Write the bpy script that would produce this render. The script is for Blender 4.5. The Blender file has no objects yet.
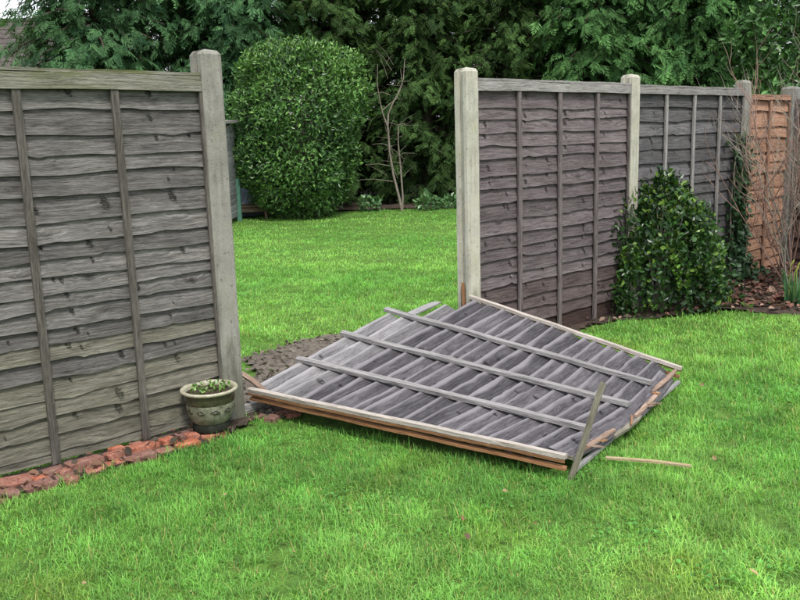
import bpy, math, random
import numpy as np
from mathutils import Vector, Matrix

# ------------------------------------------------------------------ camera, sky, sun
scene = bpy.context.scene
COL = scene.collection
CAM_H, PITCH, ROLL, F_PX = 1.483, math.radians(10.873), math.radians(-1.746), 849.6
cam_data = bpy.data.cameras.new('camera')
cam = bpy.data.objects.new('camera', cam_data)
COL.objects.link(cam)
cam_data.sensor_width = 36.0
cam_data.lens = F_PX / 800.0 * 36.0
cam_data.clip_start, cam_data.clip_end = 0.05, 2000.0
_f = Vector((0, math.cos(PITCH), -math.sin(PITCH)))
_u = Vector((0, math.sin(PITCH), math.cos(PITCH)))
_r = Vector((1, 0, 0))
_ri = math.cos(ROLL) * _r + math.sin(ROLL) * _u
_up = -math.sin(ROLL) * _r + math.cos(ROLL) * _u
cam.matrix_world = Matrix(((_ri.x, _up.x, -_f.x, 0), (_ri.y, _up.y, -_f.y, 0),
                           (_ri.z, _up.z, -_f.z, CAM_H), (0, 0, 0, 1)))
scene.camera = cam

SUN_EL, SUN_AZ = math.radians(57), math.radians(163)     # azimuth clockwise from +Y
world = bpy.data.worlds.new('World')
scene.world = world
world.use_nodes = True
wn, wl = world.node_tree.nodes, world.node_tree.links
wn.clear()
wo = wn.new('ShaderNodeOutputWorld')
wb = wn.new('ShaderNodeBackground')
sky = wn.new('ShaderNodeTexSky')
sky.sky_type = 'NISHITA'
sky.sun_disc = False
sky.sun_elevation, sky.sun_rotation = SUN_EL, SUN_AZ
sky.air_density, sky.dust_density, sky.ozone_density = 1.0, 3.0, 1.0
mixn = wn.new('ShaderNodeMix'); mixn.data_type = 'RGBA'     # cloud layer, even over the whole sky
mixn.inputs[0].default_value = 0.82
mixn.inputs[7].default_value = (9.4, 9.7, 10.3, 1)
wl.new(sky.outputs[0], mixn.inputs[6])
wl.new(mixn.outputs[2], wb.inputs[0])
wb.inputs[1].default_value = 0.07
wl.new(wb.outputs[0], wo.inputs[0])

sd = bpy.data.lights.new('sun', 'SUN')
sd.energy, sd.angle, sd.color = 1.5, math.radians(10), (1.0, 0.97, 0.92)
sun = bpy.data.objects.new('sun', sd)
COL.objects.link(sun)
_d = Vector((math.sin(SUN_AZ) * math.cos(SUN_EL), math.cos(SUN_AZ) * math.cos(SUN_EL), math.sin(SUN_EL)))
sun.rotation_euler = _d.to_track_quat('Z', 'Y').to_euler()

scene.view_settings.view_transform = 'Standard'
scene.view_settings.look = 'None'
scene.view_settings.exposure = 1.65
scene.view_settings.gamma = 1.0
scene.view_settings.use_curve_mapping = False

RNG = np.random.default_rng(7)
random.seed(7)

# ------------------------------------------------------------------ helpers
def tag(o, label=None, cat=None, group=None, kind=None):
    if label: o['label'] = label
    if cat: o['category'] = cat
    if group: o['group'] = group
    if kind: o['kind'] = kind
    return o

def empty(name, loc, rz=0.0):
    o = bpy.data.objects.new(name, None)
    COL.objects.link(o)
    o.location = loc
    o.rotation_euler = (0, 0, rz)
    o.empty_display_size = 0.1
    return o

def link(name, me, parent=None, loc=None):
    o = bpy.data.objects.new(name, me)
    COL.objects.link(o)
    if parent: o.parent = parent
    if loc is not None: o.location = loc
    return o

class MB:
    """collects strips and beams as one mesh, with a UV map in metres"""
    def __init__(self): self.v, self.f, self.uv, self.sm, self.edge, self.knot = [], [], [], [], None, None
    def strip(self, rows, uvrows, smooth=True):
        b, n = len(self.v), len(rows[0])
        for r, ur in zip(rows, uvrows):
            self.v += [tuple(p) for p in r]; self.uv += [tuple(q) for q in ur]
        for i in range(len(rows) - 1):
            for j in range(n - 1):
                a = b + i * n + j
                self.f.append((a, a + 1, a + n + 1, a + n)); self.sm.append(smooth)
    def poly(self, pts, uvs=None):
        b = len(self.v)
        self.v += [tuple(p) for p in pts]
        self.uv += [tuple(q) for q in (uvs or [(p[0], p[1]) for p in pts])]
        self.f.append(tuple(range(b, b + len(pts)))); self.sm.append(False)
    def beam(self, path, wv, hv, scale=None):
        """box section swept on a path; wv/hv half vectors per point"""
        path = [Vector(p) for p in path]
        n = len(path)
        L = [0.0]
        for i in range(1, n): L.append(L[-1] + (path[i] - path[i - 1]).length)
        W = [Vector(w) for w in (wv if isinstance(wv, list) else [wv] * n)]
        Hh = [Vector(w) for w in (hv if isinstance(hv, list) else [hv] * n)]
        cs = [[p - w - h, p + w - h, p + w + h, p - w + h] for p, w, h in zip(path, W, Hh)]
        wl_, hl_ = W[0].length * 2, Hh[0].length * 2
        vv = [0, wl_, wl_ + hl_, 2 * wl_ + hl_, 2 * wl_ + 2 * hl_]
        for k in range(4):
            a, b2 = k, (k + 1) % 4
            self.strip([[c[a] for c in cs], [c[b2] for c in cs]],
                       [[(l, vv[k]) for l in L], [(l, vv[k + 1]) for l in L]], smooth=False)
        for e in (0, -1):
            c = cs[e] if e else cs[e][::-1]
            self.poly(c, [(0.0, 0.0), (0.004, wl_), (0.008, wl_ + hl_), (0.004, hl_)])
    def tube(self, path, rad, seg=6, cap=True):
        path = [Vector(p) for p in path]
        rows, L = [], 0.0
        uvr = []
        for i, p in enumerate(path):
            t = (path[min(i + 1, len(path) - 1)] - path[max(i - 1, 0)]).normalized()
            a = t.orthogonal().normalized() if i == 0 else (pa - t * pa.dot(t)).normalized()
            pa = a
            b = t.cross(a)
            r = rad[i] if hasattr(rad, '__len__') else rad
            if i: L += (p - path[i - 1]).length
            rows.append([p + (a * math.cos(q) + b * math.sin(q)) * r for q in [2 * math.pi * k / seg for k in range(seg + 1)]])
            uvr.append([(L, r * 2 * math.pi * k / seg) for k in range(seg + 1)])
        self.strip(rows, uvr)
        if cap: self.poly(rows[-1][:-1]); self.poly(rows[0][:-1][::-1])
    def lathe(self, prof, seg=40, c=(0, 0, 0), wob=0.0):
        rows, uvr = [], []
        L = 0.0
        for i, (r, z) in enumerate(prof):
            if i: L += math.hypot(r - prof[i - 1][0], z - prof[i - 1][1])
            rows.append([(c[0] + r * math.cos(q), c[1] + r * math.sin(q), c[2] + z)
                         for q in [2 * math.pi * k / seg for k in range(seg + 1)]])
            uvr.append([(2 * math.pi * 0.12 * k / seg, L) for k in range(seg + 1)])
        self.strip(rows, uvr)
    def mesh(self, name, mat, off=(0, 0, 0)):
        me = bpy.data.meshes.new(name)
        ox, oy, oz = off
        me.from_pydata([(x - ox, y - oy, z - oz) for x, y, z in self.v], [], self.f)
        uvl = me.uv_layers.new(name='UVMap')
        idx = np.empty(len(me.loops), np.int32)
        me.loops.foreach_get('vertex_index', idx)
        uvl.data.foreach_set('uv', np.array(self.uv, np.float32)[idx].ravel())
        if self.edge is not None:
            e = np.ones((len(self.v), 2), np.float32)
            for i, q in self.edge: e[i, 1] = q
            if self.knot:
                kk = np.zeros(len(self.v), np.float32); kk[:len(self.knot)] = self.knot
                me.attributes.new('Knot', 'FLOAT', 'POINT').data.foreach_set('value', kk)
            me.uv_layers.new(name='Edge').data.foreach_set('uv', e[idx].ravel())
        me.polygons.foreach_set('use_smooth', self.sm)
        me.materials.append(mat)
        return me
    def build(self, name, mat, parent=None, off=(0, 0, 0), loc=None):
        return link(name, self.mesh(name, mat, off), parent, loc)

def fast_mesh(name, V, T, C, mat):
    """triangles from arrays, with one colour for each vertex"""
    me = bpy.data.meshes.new(name)
    V = np.ascontiguousarray(V, np.float32); T = np.ascontiguousarray(T, np.int32)
    me.vertices.add(len(V)); me.vertices.foreach_set('co', V.ravel())
    me.loops.add(T.size); me.loops.foreach_set('vertex_index', T.ravel())
    me.polygons.add(len(T))
    me.polygons.foreach_set('loop_start', np.arange(0, T.size, 3, dtype=np.int32))
    me.polygons.foreach_set('use_smooth', np.zeros(len(T), bool))
    at = me.color_attributes.new('Col', 'FLOAT_COLOR', 'POINT')
    at.data.foreach_set('color', np.hstack([C, np.ones((len(C), 1))]).astype(np.float32).ravel())
    me.materials.append(mat)
    me.update(calc_edges=True)
    return me

def scatter(tv, tt, P, X, Y, Z, S, C, topmul=None):
    """copies of template (tv, tt) at P with axes X,Y,Z and scale S; colours C"""
    n, k = len(P), len(tv)
    S = np.broadcast_to(np.asarray(S, float).reshape(n, -1), (n, 3))
    V = (P[:, None, :] + tv[None, :, 0:1] * (X * S[:, 0:1])[:, None, :]
         + tv[None, :, 1:2] * (Y * S[:, 1:2])[:, None, :] + tv[None, :, 2:3] * (Z * S[:, 2:3])[:, None, :])
    T = (tt[None] + (np.arange(n) * k)[:, None, None])
    CC = np.repeat(C[:, None, :], k, 1)
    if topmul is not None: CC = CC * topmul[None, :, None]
    return V.reshape(-1, 3), T.reshape(-1, 3), CC.reshape(-1, 3)

def merge(parts):
    V, T, C, b = [], [], [], 0
    for v, t, c in parts:
        V.append(v); T.append(t + b); C.append(c); b += len(v)
    return np.concatenate(V), np.concatenate(T), np.concatenate(C)

def norm(a): return a / np.maximum(np.linalg.norm(a, axis=-1, keepdims=True), 1e-9)

def frames(Y, up):
    """Y along the leaf, Z near 'up', X across"""
    Y = norm(Y); X = norm(np.cross(Y, up)); Z = np.cross(X, Y)
    return X, Y, Z

def rnd(n, k=3, rng=RNG): return norm(rng.normal(size=(n, k)))

_ns = np.random.default_rng(3)
_K = _ns.normal(size=(24, 2)); _PH = _ns.uniform(0, 6.28, 24)
def vnoise(x, y, s, o=0):
    """smooth noise about -1..1"""
    r = 0
    for i in range(8):
        k = _K[(i + o) % 24] * s
        r = r + np.sin(k[0] * x + k[1] * y + _PH[(i + o) % 24])
    return r / 3.2

def in_poly(x, y, poly):
    c = np.zeros(np.shape(x), bool)
    n = len(poly)
    for i in range(n):
        (x1, y1), (x2, y2) = poly[i], poly[(i + 1) % n]
        if y1 == y2: continue
        c ^= ((y1 > y) != (y2 > y)) & (x < (x2 - x1) * (y - y1) / (y2 - y1) + x1)
    return c

# ------------------------------------------------------------------ materials
class NT:
    def __init__(self, name):
        self.m = bpy.data.materials.new(name); self.m.use_nodes = True
        self.t = self.m.node_tree; self.n = self.t.nodes; self.n.clear()
        self.out = self.n.new('ShaderNodeOutputMaterial')
    def node(self, kind, **kw):
        x = self.n.new('ShaderNode' + kind)
        for k, v in kw.items(): setattr(x, k, v)
        return x
    def l(self, a, b): self.t.links.new(a, b)
    def val(self, sock, v):
        if hasattr(v, 'is_output'): self.l(v, sock)
        else: sock.default_value = v
    def math(self, op, a, b=0.0, c=0.0, clamp=False):
        x = self.node('Math', operation=op, use_clamp=clamp)
        self.val(x.inputs[0], a); self.val(x.inputs[1], b); self.val(x.inputs[2], c)
        return x.outputs[0]
    def vmath(self, op, a, b):
        x = self.node('VectorMath', operation=op)
        self.val(x.inputs[0], a); self.val(x.inputs[1], b)
        return x.outputs[0]
    def noise(self, vec, scale=1.0, detail=4.0, rough=0.6, dist=0.0):
        x = self.node('TexNoise'); self.l(vec, x.inputs['Vector'])
        x.inputs['Scale'].default_value = scale; x.inputs['Detail'].default_value = detail
        x.inputs['Roughness'].default_value = rough; x.inputs['Distortion'].default_value = dist
        return x.outputs['Fac']
    def ramp(self, fac, stops):
        x = self.node('ValToRGB'); e = x.color_ramp.elements
        for i, (p, c) in enumerate(stops):
            el = e[i] if i < 2 else e.new(p)
            el.position = p
            el.color = c if len(c) == 4 else (*c, 1)
        self.l(fac, x.inputs[0]); return x.outputs[0]
    def mapr(self, v, a, b, c, d):
        x = self.node('MapRange'); self.l(v, x.inputs[0])
        for i, q in enumerate((a, b, c, d)): x.inputs[i + 1].default_value = q
        return x.outputs[0]
    def mix(self, fac, a, b, mode='MIX'):
        x = self.node('Mix', data_type='RGBA', blend_type=mode)
        self.val(x.inputs[0], fac)
        for s, v in ((x.inputs[6], a), (x.inputs[7], b)):
            if hasattr(v, 'is_output'): self.l(v, s)
            else: s.default_value = (*v, 1) if len(v) == 3 else v
        return x.outputs[2]
    def bump(self, h, strength=0.5, dist=0.01):
        x = self.node('Bump'); x.inputs['Strength'].default_value = strength
        x.inputs['Distance'].default_value = dist
        self.l(h, x.inputs['Height']); return x.outputs[0]
    def principled(self, col, rough=0.8, spec=0.3, normal=None):
        p = self.node('BsdfPrincipled')
        if hasattr(col, 'is_output'): self.l(col, p.inputs['Base Color'])
        else: p.inputs['Base Color'].default_value = (*col, 1)
        self.val(p.inputs['Roughness'], rough)
        p.inputs['Specular IOR Level'].default_value = spec
        if normal is not None: self.l(normal, p.inputs['Normal'])
        self.l(p.outputs[0], self.out.inputs[0])
        return p

def wood(name, dark, mid, light, algae=0.0, algae_col=(0.16, 0.19, 0.07), knots=1.0, var=0.35, moss=0.0, k=0.35, edge=0.0):
    t = NT(name)
    dark, mid, light, algae_col = [tuple(c * k for c in q) for q in (dark, mid, light, algae_col)]
    dark = tuple(c * 0.72 for c in dark); light = tuple(c * 1.12 for c in light)
    uv = t.node('UVMap').outputs[0]
    oi = t.node('ObjectInfo')
    off = t.node('CombineXYZ')
    t.l(t.math('MULTIPLY', oi.outputs['Random'], 37.0), off.inputs[0])
    t.l(t.math('MULTIPLY', oi.outputs['Random'], 53.0), off.inputs[1])
    base = t.vmath('ADD', uv, off.outputs[0])
    # knots: the grain swings round them
    kv = t.node('TexVoronoi', feature='F1'); kv.inputs['Scale'].default_value = 1.0
    t.l(t.vmath('MULTIPLY', base, (3.4, 9.0, 1)), kv.inputs['Vector'])
    kd = kv.outputs['Distance']
    cs = t.node('SeparateColor'); t.l(kv.outputs['Color'], cs.inputs[0])
    gate = t.math('MULTIPLY', t.mapr(cs.outputs[0], 0.52, 0.58, 0.0, 1.0), t.mapr(cs.outputs[1], 0, 1, 0.35, 1.0))
    kd = t.math('ADD', kd, t.math('MULTIPLY', t.math('SUBTRACT', t.noise(t.vmath('MULTIPLY', base, (30, 60, 1)), 1.0, 3), 0.5), 0.16))
    knot = t.math('MULTIPLY', t.mapr(kd, 0.03, 0.17, knots, 0.0), gate)
    halo = t.math('MULTIPLY', t.mapr(kd, 0.05, 0.45, 1.0, 0.0), gate)
    sway = t.noise(t.vmath('MULTIPLY', base, (2.2, 5.0, 1)), 1.0, 2.0)
    s = t.node('SeparateXYZ'); t.l(base, s.inputs[0])
    v2 = t.math('ADD', t.math('ADD', s.outputs[1], t.math('MULTIPLY', sway, 0.045)), t.math('MULTIPLY', halo, 0.035))
    g = t.node('CombineXYZ'); t.l(s.outputs[0], g.inputs[0]); t.l(v2, g.inputs[1])
    gr1 = t.noise(t.vmath('MULTIPLY', g.outputs[0], (5.0, 85.0, 1)), 1.0, 5.0, 0.62)
    gr2 = t.noise(t.vmath('MULTIPLY', g.outputs[0], (22.0, 380.0, 1)), 1.0, 3.0, 0.65)
    blotch = t.noise(t.vmath('MULTIPLY', base, (4.0, 12.0, 1)), 1.0, 4.0, 0.6)
    grain = t.math('ADD', t.math('MULTIPLY', gr1, 0.50), t.math('ADD', t.math('MULTIPLY', gr2, 0.42), t.math('MULTIPLY', blotch, 0.30)))
    col = t.ramp(grain, [(0.45, dark), (0.60, mid), (0.78, light)])
    # each board has its own tone
    tone = t.mapr(oi.outputs['Random'], 0, 1, 1 - var, 1 + var * 0.6)
    hs = t.node('HueSaturation'); t.l(col, hs.inputs['Color']); t.l(tone, hs.inputs['Value'])
    col = hs.outputs[0]
    col = t.mix(t.math('MULTIPLY', knot, 0.85), col, tuple(c * 0.22 for c in dark))
    ka = t.node('Attribute', attribute_name='Knot').outputs['Fac']
    kno = t.noise(t.vmath('MULTIPLY', base, (75, 110, 1)), 1.0, 3.0, 0.6)
    ka = t.math('MULTIPLY', ka, t.mapr(kno, 0.32, 0.62, 0.25, 1.5))
    col = t.mix(t.math('MULTIPLY', t.mapr(ka, 0.30, 0.70, 0.0, 1.0), 0.85), col, tuple(c * 0.16 for c in dark))
    # dark weather stains
    st = t.mapr(t.noise(t.vmath('MULTIPLY', base, (7.0, 26.0, 1)), 1.0, 5.0, 0.7), 0.56, 0.70, 0.0, 0.65)
    col = t.mix(st, col, tuple(c * 0.38 for c in dark))
    if edge:      # pale weathered waney edge, with light caught on its raised lip painted in
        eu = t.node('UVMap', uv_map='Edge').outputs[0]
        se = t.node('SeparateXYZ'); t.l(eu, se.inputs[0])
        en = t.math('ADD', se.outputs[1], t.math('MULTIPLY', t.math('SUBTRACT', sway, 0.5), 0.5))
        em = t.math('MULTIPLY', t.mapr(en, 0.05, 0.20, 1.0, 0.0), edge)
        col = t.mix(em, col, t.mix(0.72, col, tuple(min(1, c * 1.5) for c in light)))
    if algae:
        an = t.noise(t.vmath('MULTIPLY', base, (3.0, 9.0, 1)), 1.0, 5.0, 0.65)
        am = t.math('MULTIPLY', t.mapr(an, 0.40, 0.66, 0.0, 1.0), algae)
        col = t.mix(am, col, algae_col)
    if moss:
        mn = t.noise(t.vmath('MULTIPLY', base, (1.6, 14.0, 1)), 1.0, 6.0, 0.7)
        col = t.mix(t.math('MULTIPLY', t.mapr(mn, 0.47, 0.60, 0, 1), moss), col, (0.085, 0.10, 0.022))
    h = t.math('SUBTRACT', t.math('ADD', t.math('MULTIPLY', gr1, 1.0), t.math('MULTIPLY', gr2, 0.5)), t.math('MULTIPLY', knot, 0.9))
    t.principled(col, 0.85, 0.18, t.bump(h, 1.0, 0.009))
    return t.m

def stone(name, c1, c2, lichen=None, scale=40, bump=0.5, spots=True):
    t = NT(name)
    c1, c2, lichen = [tuple(c * 0.47 for c in q) for q in (c1, c2, lichen)]
    c1 = tuple(c * 0.85 for c in c1)
    co = t.node('TexCoord').outputs['Object']
    n1 = t.noise(co, scale * 0.12, 5, 0.6); n2 = t.noise(co, scale * 4, 3, 0.7)
    col = t.ramp(t.math('ADD', t.math('MULTIPLY', n1, 0.6), t.math('MULTIPLY', n2, 0.4)), [(0.35, c1), (0.65, c2)])
    if lichen:
        m = t.mapr(t.noise(co, scale * 0.2, 6, 0.7), 0.5, 0.68, 0, 0.75)
        col = t.mix(m, col, lichen)
    if spots:
        m = t.mapr(t.noise(co, scale * 1.3, 2, 0.5), 0.62, 0.7, 0, 0.6)
        col = t.mix(m, col, tuple(c * 0.45 for c in c1))
    # rain streaks run down the post
    st = t.noise(t.vmath('MULTIPLY', co, (60, 60, 2.5)), 1.0, 4, 0.6)
    col = t.mix(t.mapr(st, 0.52, 0.72, 0, 0.45), col, tuple(c * 0.5 for c in c1))
    sz = t.node('SeparateXYZ'); t.l(co, sz.inputs[0])
    up = t.math('SUBTRACT', t.noise(t.vmath('MULTIPLY', co, (22, 22, 5)), 1.0, 5, 0.7), t.math('MULTIPLY', sz.outputs[2], 0.55))
    col = t.mix(t.mapr(up, 0.22, 0.48, 0, 0.75), col, (c1[0] * .45, c1[1] * .50, c1[2] * .36))
    big = t.noise(t.vmath('MULTIPLY', co, (9, 9, 3)), 1.0, 6, 0.7)
    col = t.mix(t.mapr(big, 0.52, 0.66, 0, 0.45), col, tuple(c * 0.6 for c in c1))
    t.principled(col, 0.92, 0.2, t.bump(t.math('ADD', n2, t.math('MULTIPLY', n1, 0.6)), bump, 0.006))
    return t.m

def leafy(name, tint=(1, 1, 1), rough=0.5, spec=0.35, trans=0.3, sheen=None):
    t = NT(name)
    a = t.node('VertexColor', layer_name='Col').outputs[0]
    col = t.mix(1.0, a, tint, 'MULTIPLY')
    p = t.node('BsdfPrincipled'); t.l(col, p.inputs['Base Color'])
    p.inputs['Roughness'].default_value = rough; p.inputs['Specular IOR Level'].default_value = spec
    tr = t.node('BsdfTranslucent')
    t.l(t.mix(1.0, col, (1.25, 1.2, 0.6), 'MULTIPLY'), tr.inputs[0])
    ms = t.node('MixShader'); ms.inputs[0].default_value = trans
    t.l(p.outputs[0], ms.inputs[1]); t.l(tr.outputs[0], ms.inputs[2])
    t.l(ms.outputs[0], t.out.inputs[0])
    return t.m

def simple(name, c1, c2, scale=20, rough=0.85, spec=0.25, bump=0.4, dist=0.01, detail=5):
    t = NT(name)
    co = t.node('TexCoord').outputs['Object']
    n = t.noise(co, scale, detail, 0.65)
    n2 = t.noise(co, scale * 6, 3, 0.6)
    f = t.math('ADD', t.math('MULTIPLY', n, 0.65), t.math('MULTIPLY', n2, 0.35))
    t.principled(t.ramp(f, [(0.38, c1), (0.64, c2)]), rough, spec, t.bump(f, bump, dist))
    return t.m

M = {}
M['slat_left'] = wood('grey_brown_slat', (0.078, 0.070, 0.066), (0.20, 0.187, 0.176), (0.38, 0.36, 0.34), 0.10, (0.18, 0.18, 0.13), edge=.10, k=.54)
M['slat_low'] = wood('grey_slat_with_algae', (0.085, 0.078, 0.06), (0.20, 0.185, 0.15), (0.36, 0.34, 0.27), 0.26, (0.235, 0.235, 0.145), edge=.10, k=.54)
M['batten_left'] = wood('brown_grey_batten', (0.09, 0.078, 0.068), (0.20, 0.178, 0.155), (0.34, 0.31, 0.275), 0.08, knots=0.5, var=0.15, k=.44)
M['rail_left'] = wood('mossy_top_rail', (0.17, 0.16, 0.13), (0.33, 0.315, 0.26), (0.50, 0.48, 0.41), 0.25, (0.25, 0.27, 0.13), 0.4, 0.1, 0.8, k=.54)
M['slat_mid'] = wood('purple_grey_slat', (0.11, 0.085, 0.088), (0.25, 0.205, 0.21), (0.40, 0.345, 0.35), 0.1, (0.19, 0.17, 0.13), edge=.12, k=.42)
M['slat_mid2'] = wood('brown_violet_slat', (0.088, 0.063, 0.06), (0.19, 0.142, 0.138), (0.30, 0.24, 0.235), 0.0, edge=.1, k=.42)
M['slat_red'] = wood('reddish_brown_slat', (0.065, 0.038, 0.032), (0.135, 0.082, 0.07), (0.215, 0.145, 0.125), 0.0)
M['batten_mid'] = wood('purple_grey_batten', (0.13, 0.10, 0.098), (0.25, 0.205, 0.20), (0.37, 0.32, 0.315), 0.0, knots=0.4, var=0.12, k=.46)
M['rail_mid'] = wood('pale_grey_rail', (0.20, 0.185, 0.175), (0.36, 0.34, 0.325), (0.50, 0.475, 0.455), 0.12, (0.27, 0.27, 0.19), 0.4, 0.1, k=.58)
M['slat_far'] = wood('dark_grey_slat', (0.075, 0.07, 0.073), (0.16, 0.152, 0.157), (0.25, 0.24, 0.245), 0.05, k=.58)
M['orange'] = wood('orange_stained_slat', (0.30, 0.145, 0.085), (0.48, 0.27, 0.175), (0.62, 0.39, 0.275), 0.0, knots=0.4, var=0.2, k=.58)
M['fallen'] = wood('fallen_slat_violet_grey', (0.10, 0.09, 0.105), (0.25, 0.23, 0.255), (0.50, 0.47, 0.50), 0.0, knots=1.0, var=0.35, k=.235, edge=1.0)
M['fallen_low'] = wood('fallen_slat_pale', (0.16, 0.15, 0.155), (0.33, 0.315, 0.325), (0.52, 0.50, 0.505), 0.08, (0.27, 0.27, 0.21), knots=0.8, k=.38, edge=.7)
M['fallen_batten'] = wood('fallen_batten_pale_grey', (0.23, 0.215, 0.21), (0.38, 0.36, 0.355), (0.54, 0.52, 0.51), 0.0, knots=0.3, var=0.1, k=0.5)
M['fallen_rim'] = wood('bleached_edge_wood', (0.33, 0.28, 0.23), (0.50, 0.44, 0.385), (0.64, 0.59, 0.53), 0.0, knots=0.2, var=0.1, k=0.66)
M['fresh'] = wood('orange_unweathered_wood', (0.22, 0.10, 0.045), (0.42, 0.205, 0.095), (0.58, 0.32, 0.17), 0.0, knots=0.4, var=0.2, k=0.55)
M['torn'] = wood('torn_pinkish_wood', (0.28, 0.17, 0.12), (0.48, 0.33, 0.25), (0.64, 0.49, 0.39), 0.0, knots=0.2, var=0.2, k=0.5)
M['stick'] = wood('pale_yellow_stick', (0.40, 0.29, 0.14), (0.60, 0.47, 0.27), (0.72, 0.60, 0.40), 0.0, knots=0.1, var=0.1, k=0.5)
M['old_stick'] = wood('grey_brown_stick', (0.14, 0.125, 0.09), (0.26, 0.235, 0.18), (0.40, 0.37, 0.30), 0.2, knots=0.3, var=0.1, k=0.56)
M['concrete'] = stone('weathered_concrete', (0.34, 0.325, 0.28), (0.54, 0.52, 0.46), (0.42, 0.43, 0.31))
M['concrete2'] = stone('pale_concrete', (0.62, 0.595, 0.49), (0.88, 0.85, 0.71), (0.68, 0.67, 0.46))
M['concrete3'] = stone('grey_concrete', (0.27, 0.26, 0.24), (0.42, 0.41, 0.385), (0.30, 0.30, 0.21))
M['soil'] = simple('dark_soil', (0.022, 0.016, 0.012), (0.085, 0.064, 0.05), 22, 0.95, 0.1, 0.9, 0.02)
M['patch_soil'] = simple('leafy_bare_soil', (0.05, 0.042, 0.034), (0.17, 0.145, 0.12), 30, 0.95, 0.1, 0.9, 0.02)
M['turf'] = simple('turf_ground', (0.035, 0.065, 0.014), (0.085, 0.17, 0.028), 14, 0.95, 0.1, 0.8, 0.02)
M['brick'] = None
M['grass'] = leafy('grass_blades', (1, 1, 1), 0.5, 0.25, 0.42)
M['leaf'] = leafy('glossy_leaves', (1, 1, 1), 0.36, 0.35, 0.22)
M['conifer'] = leafy('conifer_sprays', (1, 1, 1), 0.65, 0.08, 0.32)
M['litter'] = leafy('dead_leaves', (1, 1, 1), 0.8, 0.15, 0.1)
M['bark'] = simple('tree_bark', (0.035, 0.028, 0.022), (0.11, 0.09, 0.07), 9, 0.95, 0.1, 0.9, 0.03)
M['pale_bark'] = simple('pale_stem_bark', (0.10, 0.085, 0.066), (0.21, 0.185, 0.15), 14, 0.9, 0.15, 0.5, 0.01)
M['twig'] = simple('red_brown_twig', (0.13, 0.075, 0.058), (0.27, 0.18, 0.145), 30, 0.8, 0.2, 0.2, 0.003)
M['grey_twig'] = simple('grey_twig', (0.14, 0.12, 0.095), (0.28, 0.25, 0.205), 30, 0.85, 0.2, 0.2, 0.003)

def brick_material():
    t = NT('red_brick')
    co = t.node('TexCoord').outputs['Object']
    oi = t.node('ObjectInfo')
    n = t.noise(co, 28, 5, 0.65); n2 = t.noise(co, 120, 3, 0.6)
    col = t.ramp(t.math('ADD', t.math('MULTIPLY', n, 0.65), t.math('MULTIPLY', n2, 0.35)),
                 [(0.35, (0.12, 0.042, 0.028)), (0.50, (0.25, 0.092, 0.058)), (0.68, (0.36, 0.18, 0.13))])
    hs = t.node('HueSaturation'); t.l(col, hs.inputs['Color'])
    t.l(t.mapr(oi.outputs['Random'], 0, 1, 0.55, 1.15), hs.inputs['Value'])
    t.l(t.mapr(oi.outputs['Random'], 0, 1, 0.75, 1.1), hs.inputs['Saturation'])
    m = t.mapr(t.noise(co, 16, 5, 0.7), 0.55, 0.68, 0, 0.7)
    col = t.mix(m, hs.outputs[0], (0.05, 0.042, 0.03))
    t.principled(col, 0.92, 0.2, t.bump(t.math('ADD', n, n2), 0.5, 0.004))
    return t.m
M['brick'] = brick_material()

# ------------------------------------------------------------------ ground
P1, P2, P3, P4 = (-0.943, 4.437), (0.475, 5.717), (1.896, 6.992), (3.314, 8.276)
P5 = (4.10, 8.99)
FD = np.array([0.7425, 0.6699])             # along the fence, away from the camera
FN = np.array([0.6699, -0.7425])            # out of the fence, towards the camera
P0 = (P1[0] - 1.93 * FD[0], P1[1] - 1.93 * FD[1])
FANG = math.atan2(FD[1], FD[0])

def ground_z(x, y):
    return 0.012 * vnoise(x, y, 1.1) + 0.006 * vnoise(x, y, 3.7, 5)

def sheet(name, mat, poly, z, res=0.12, bump=0.01, kind='structure', s=5.0):
    """an uneven sheet filling a polygon"""
    xs = [p[0] for p in poly]; ys = [p[1] for p in poly]
    gx = np.arange(min(xs), max(xs) + res, res); gy = np.arange(min(ys), max(ys) + res, res)
    X, Y = np.meshgrid(gx, gy, indexing='ij')
    ok = in_poly(X + 0.03 * vnoise(X, Y, 9), Y + 0.03 * vnoise(X, Y, 9, 4), poly)
    Z = ground_z(X, Y) + z + bump * vnoise(X, Y, s, 2) + bump * 0.6 * vnoise(X, Y, s * 3, 9)
    vid = -np.ones(X.shape, int); V, Fc = [], []
    for i in range(len(gx)):
        for j in range(len(gy)):
            if ok[i, j]: vid[i, j] = len(V); V.append((X[i, j], Y[i, j], Z[i, j]))
    for i in range(len(gx) - 1):
        for j in range(len(gy) - 1):
            q = [vid[i, j], vid[i + 1, j], vid[i + 1, j + 1], vid[i, j + 1]]
            if min(q) >= 0: Fc.append(q)
    me = bpy.data.meshes.new(name); me.from_pydata(V, [], Fc); me.materials.append(mat)
    me.polygons.foreach_set('use_smooth', [True] * len(me.polygons))
    o = link(name, me)
    return tag(o, kind=kind)

# one ground sheet, finely divided near the camera and reaching the horizon
def ground_sheet():
    a = np.concatenate([[-900, -300, -100, -40], np.arange(-20, 20.01, 0.25), [40, 100, 300, 900]])
    b = np.concatenate([[-900, -300, -100, -30], np.arange(-8, 26.01, 0.25), [40, 100, 300, 900]])
    X, Y = np.meshgrid(a, b, indexing='ij')
    Z = ground_z(X, Y) * (np.abs(X) < 20) * (np.abs(Y) < 26)
    V = np.stack([X, Y, Z], -1).reshape(-1, 3)
    n = len(b); Fc = [(i * n + j, (i + 1) * n + j, (i + 1) * n + j + 1, i * n + j + 1) for i in range(len(a) - 1) for j in range(n - 1)]
    me = bpy.data.meshes.new('ground'); me.from_pydata(V.tolist(), [], Fc); me.materials.append(M['turf'])
    me.polygons.foreach_set('use_smooth', [True] * len(me.polygons))
    tag(link('ground', me), kind='structure')
ground_sheet()

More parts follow.
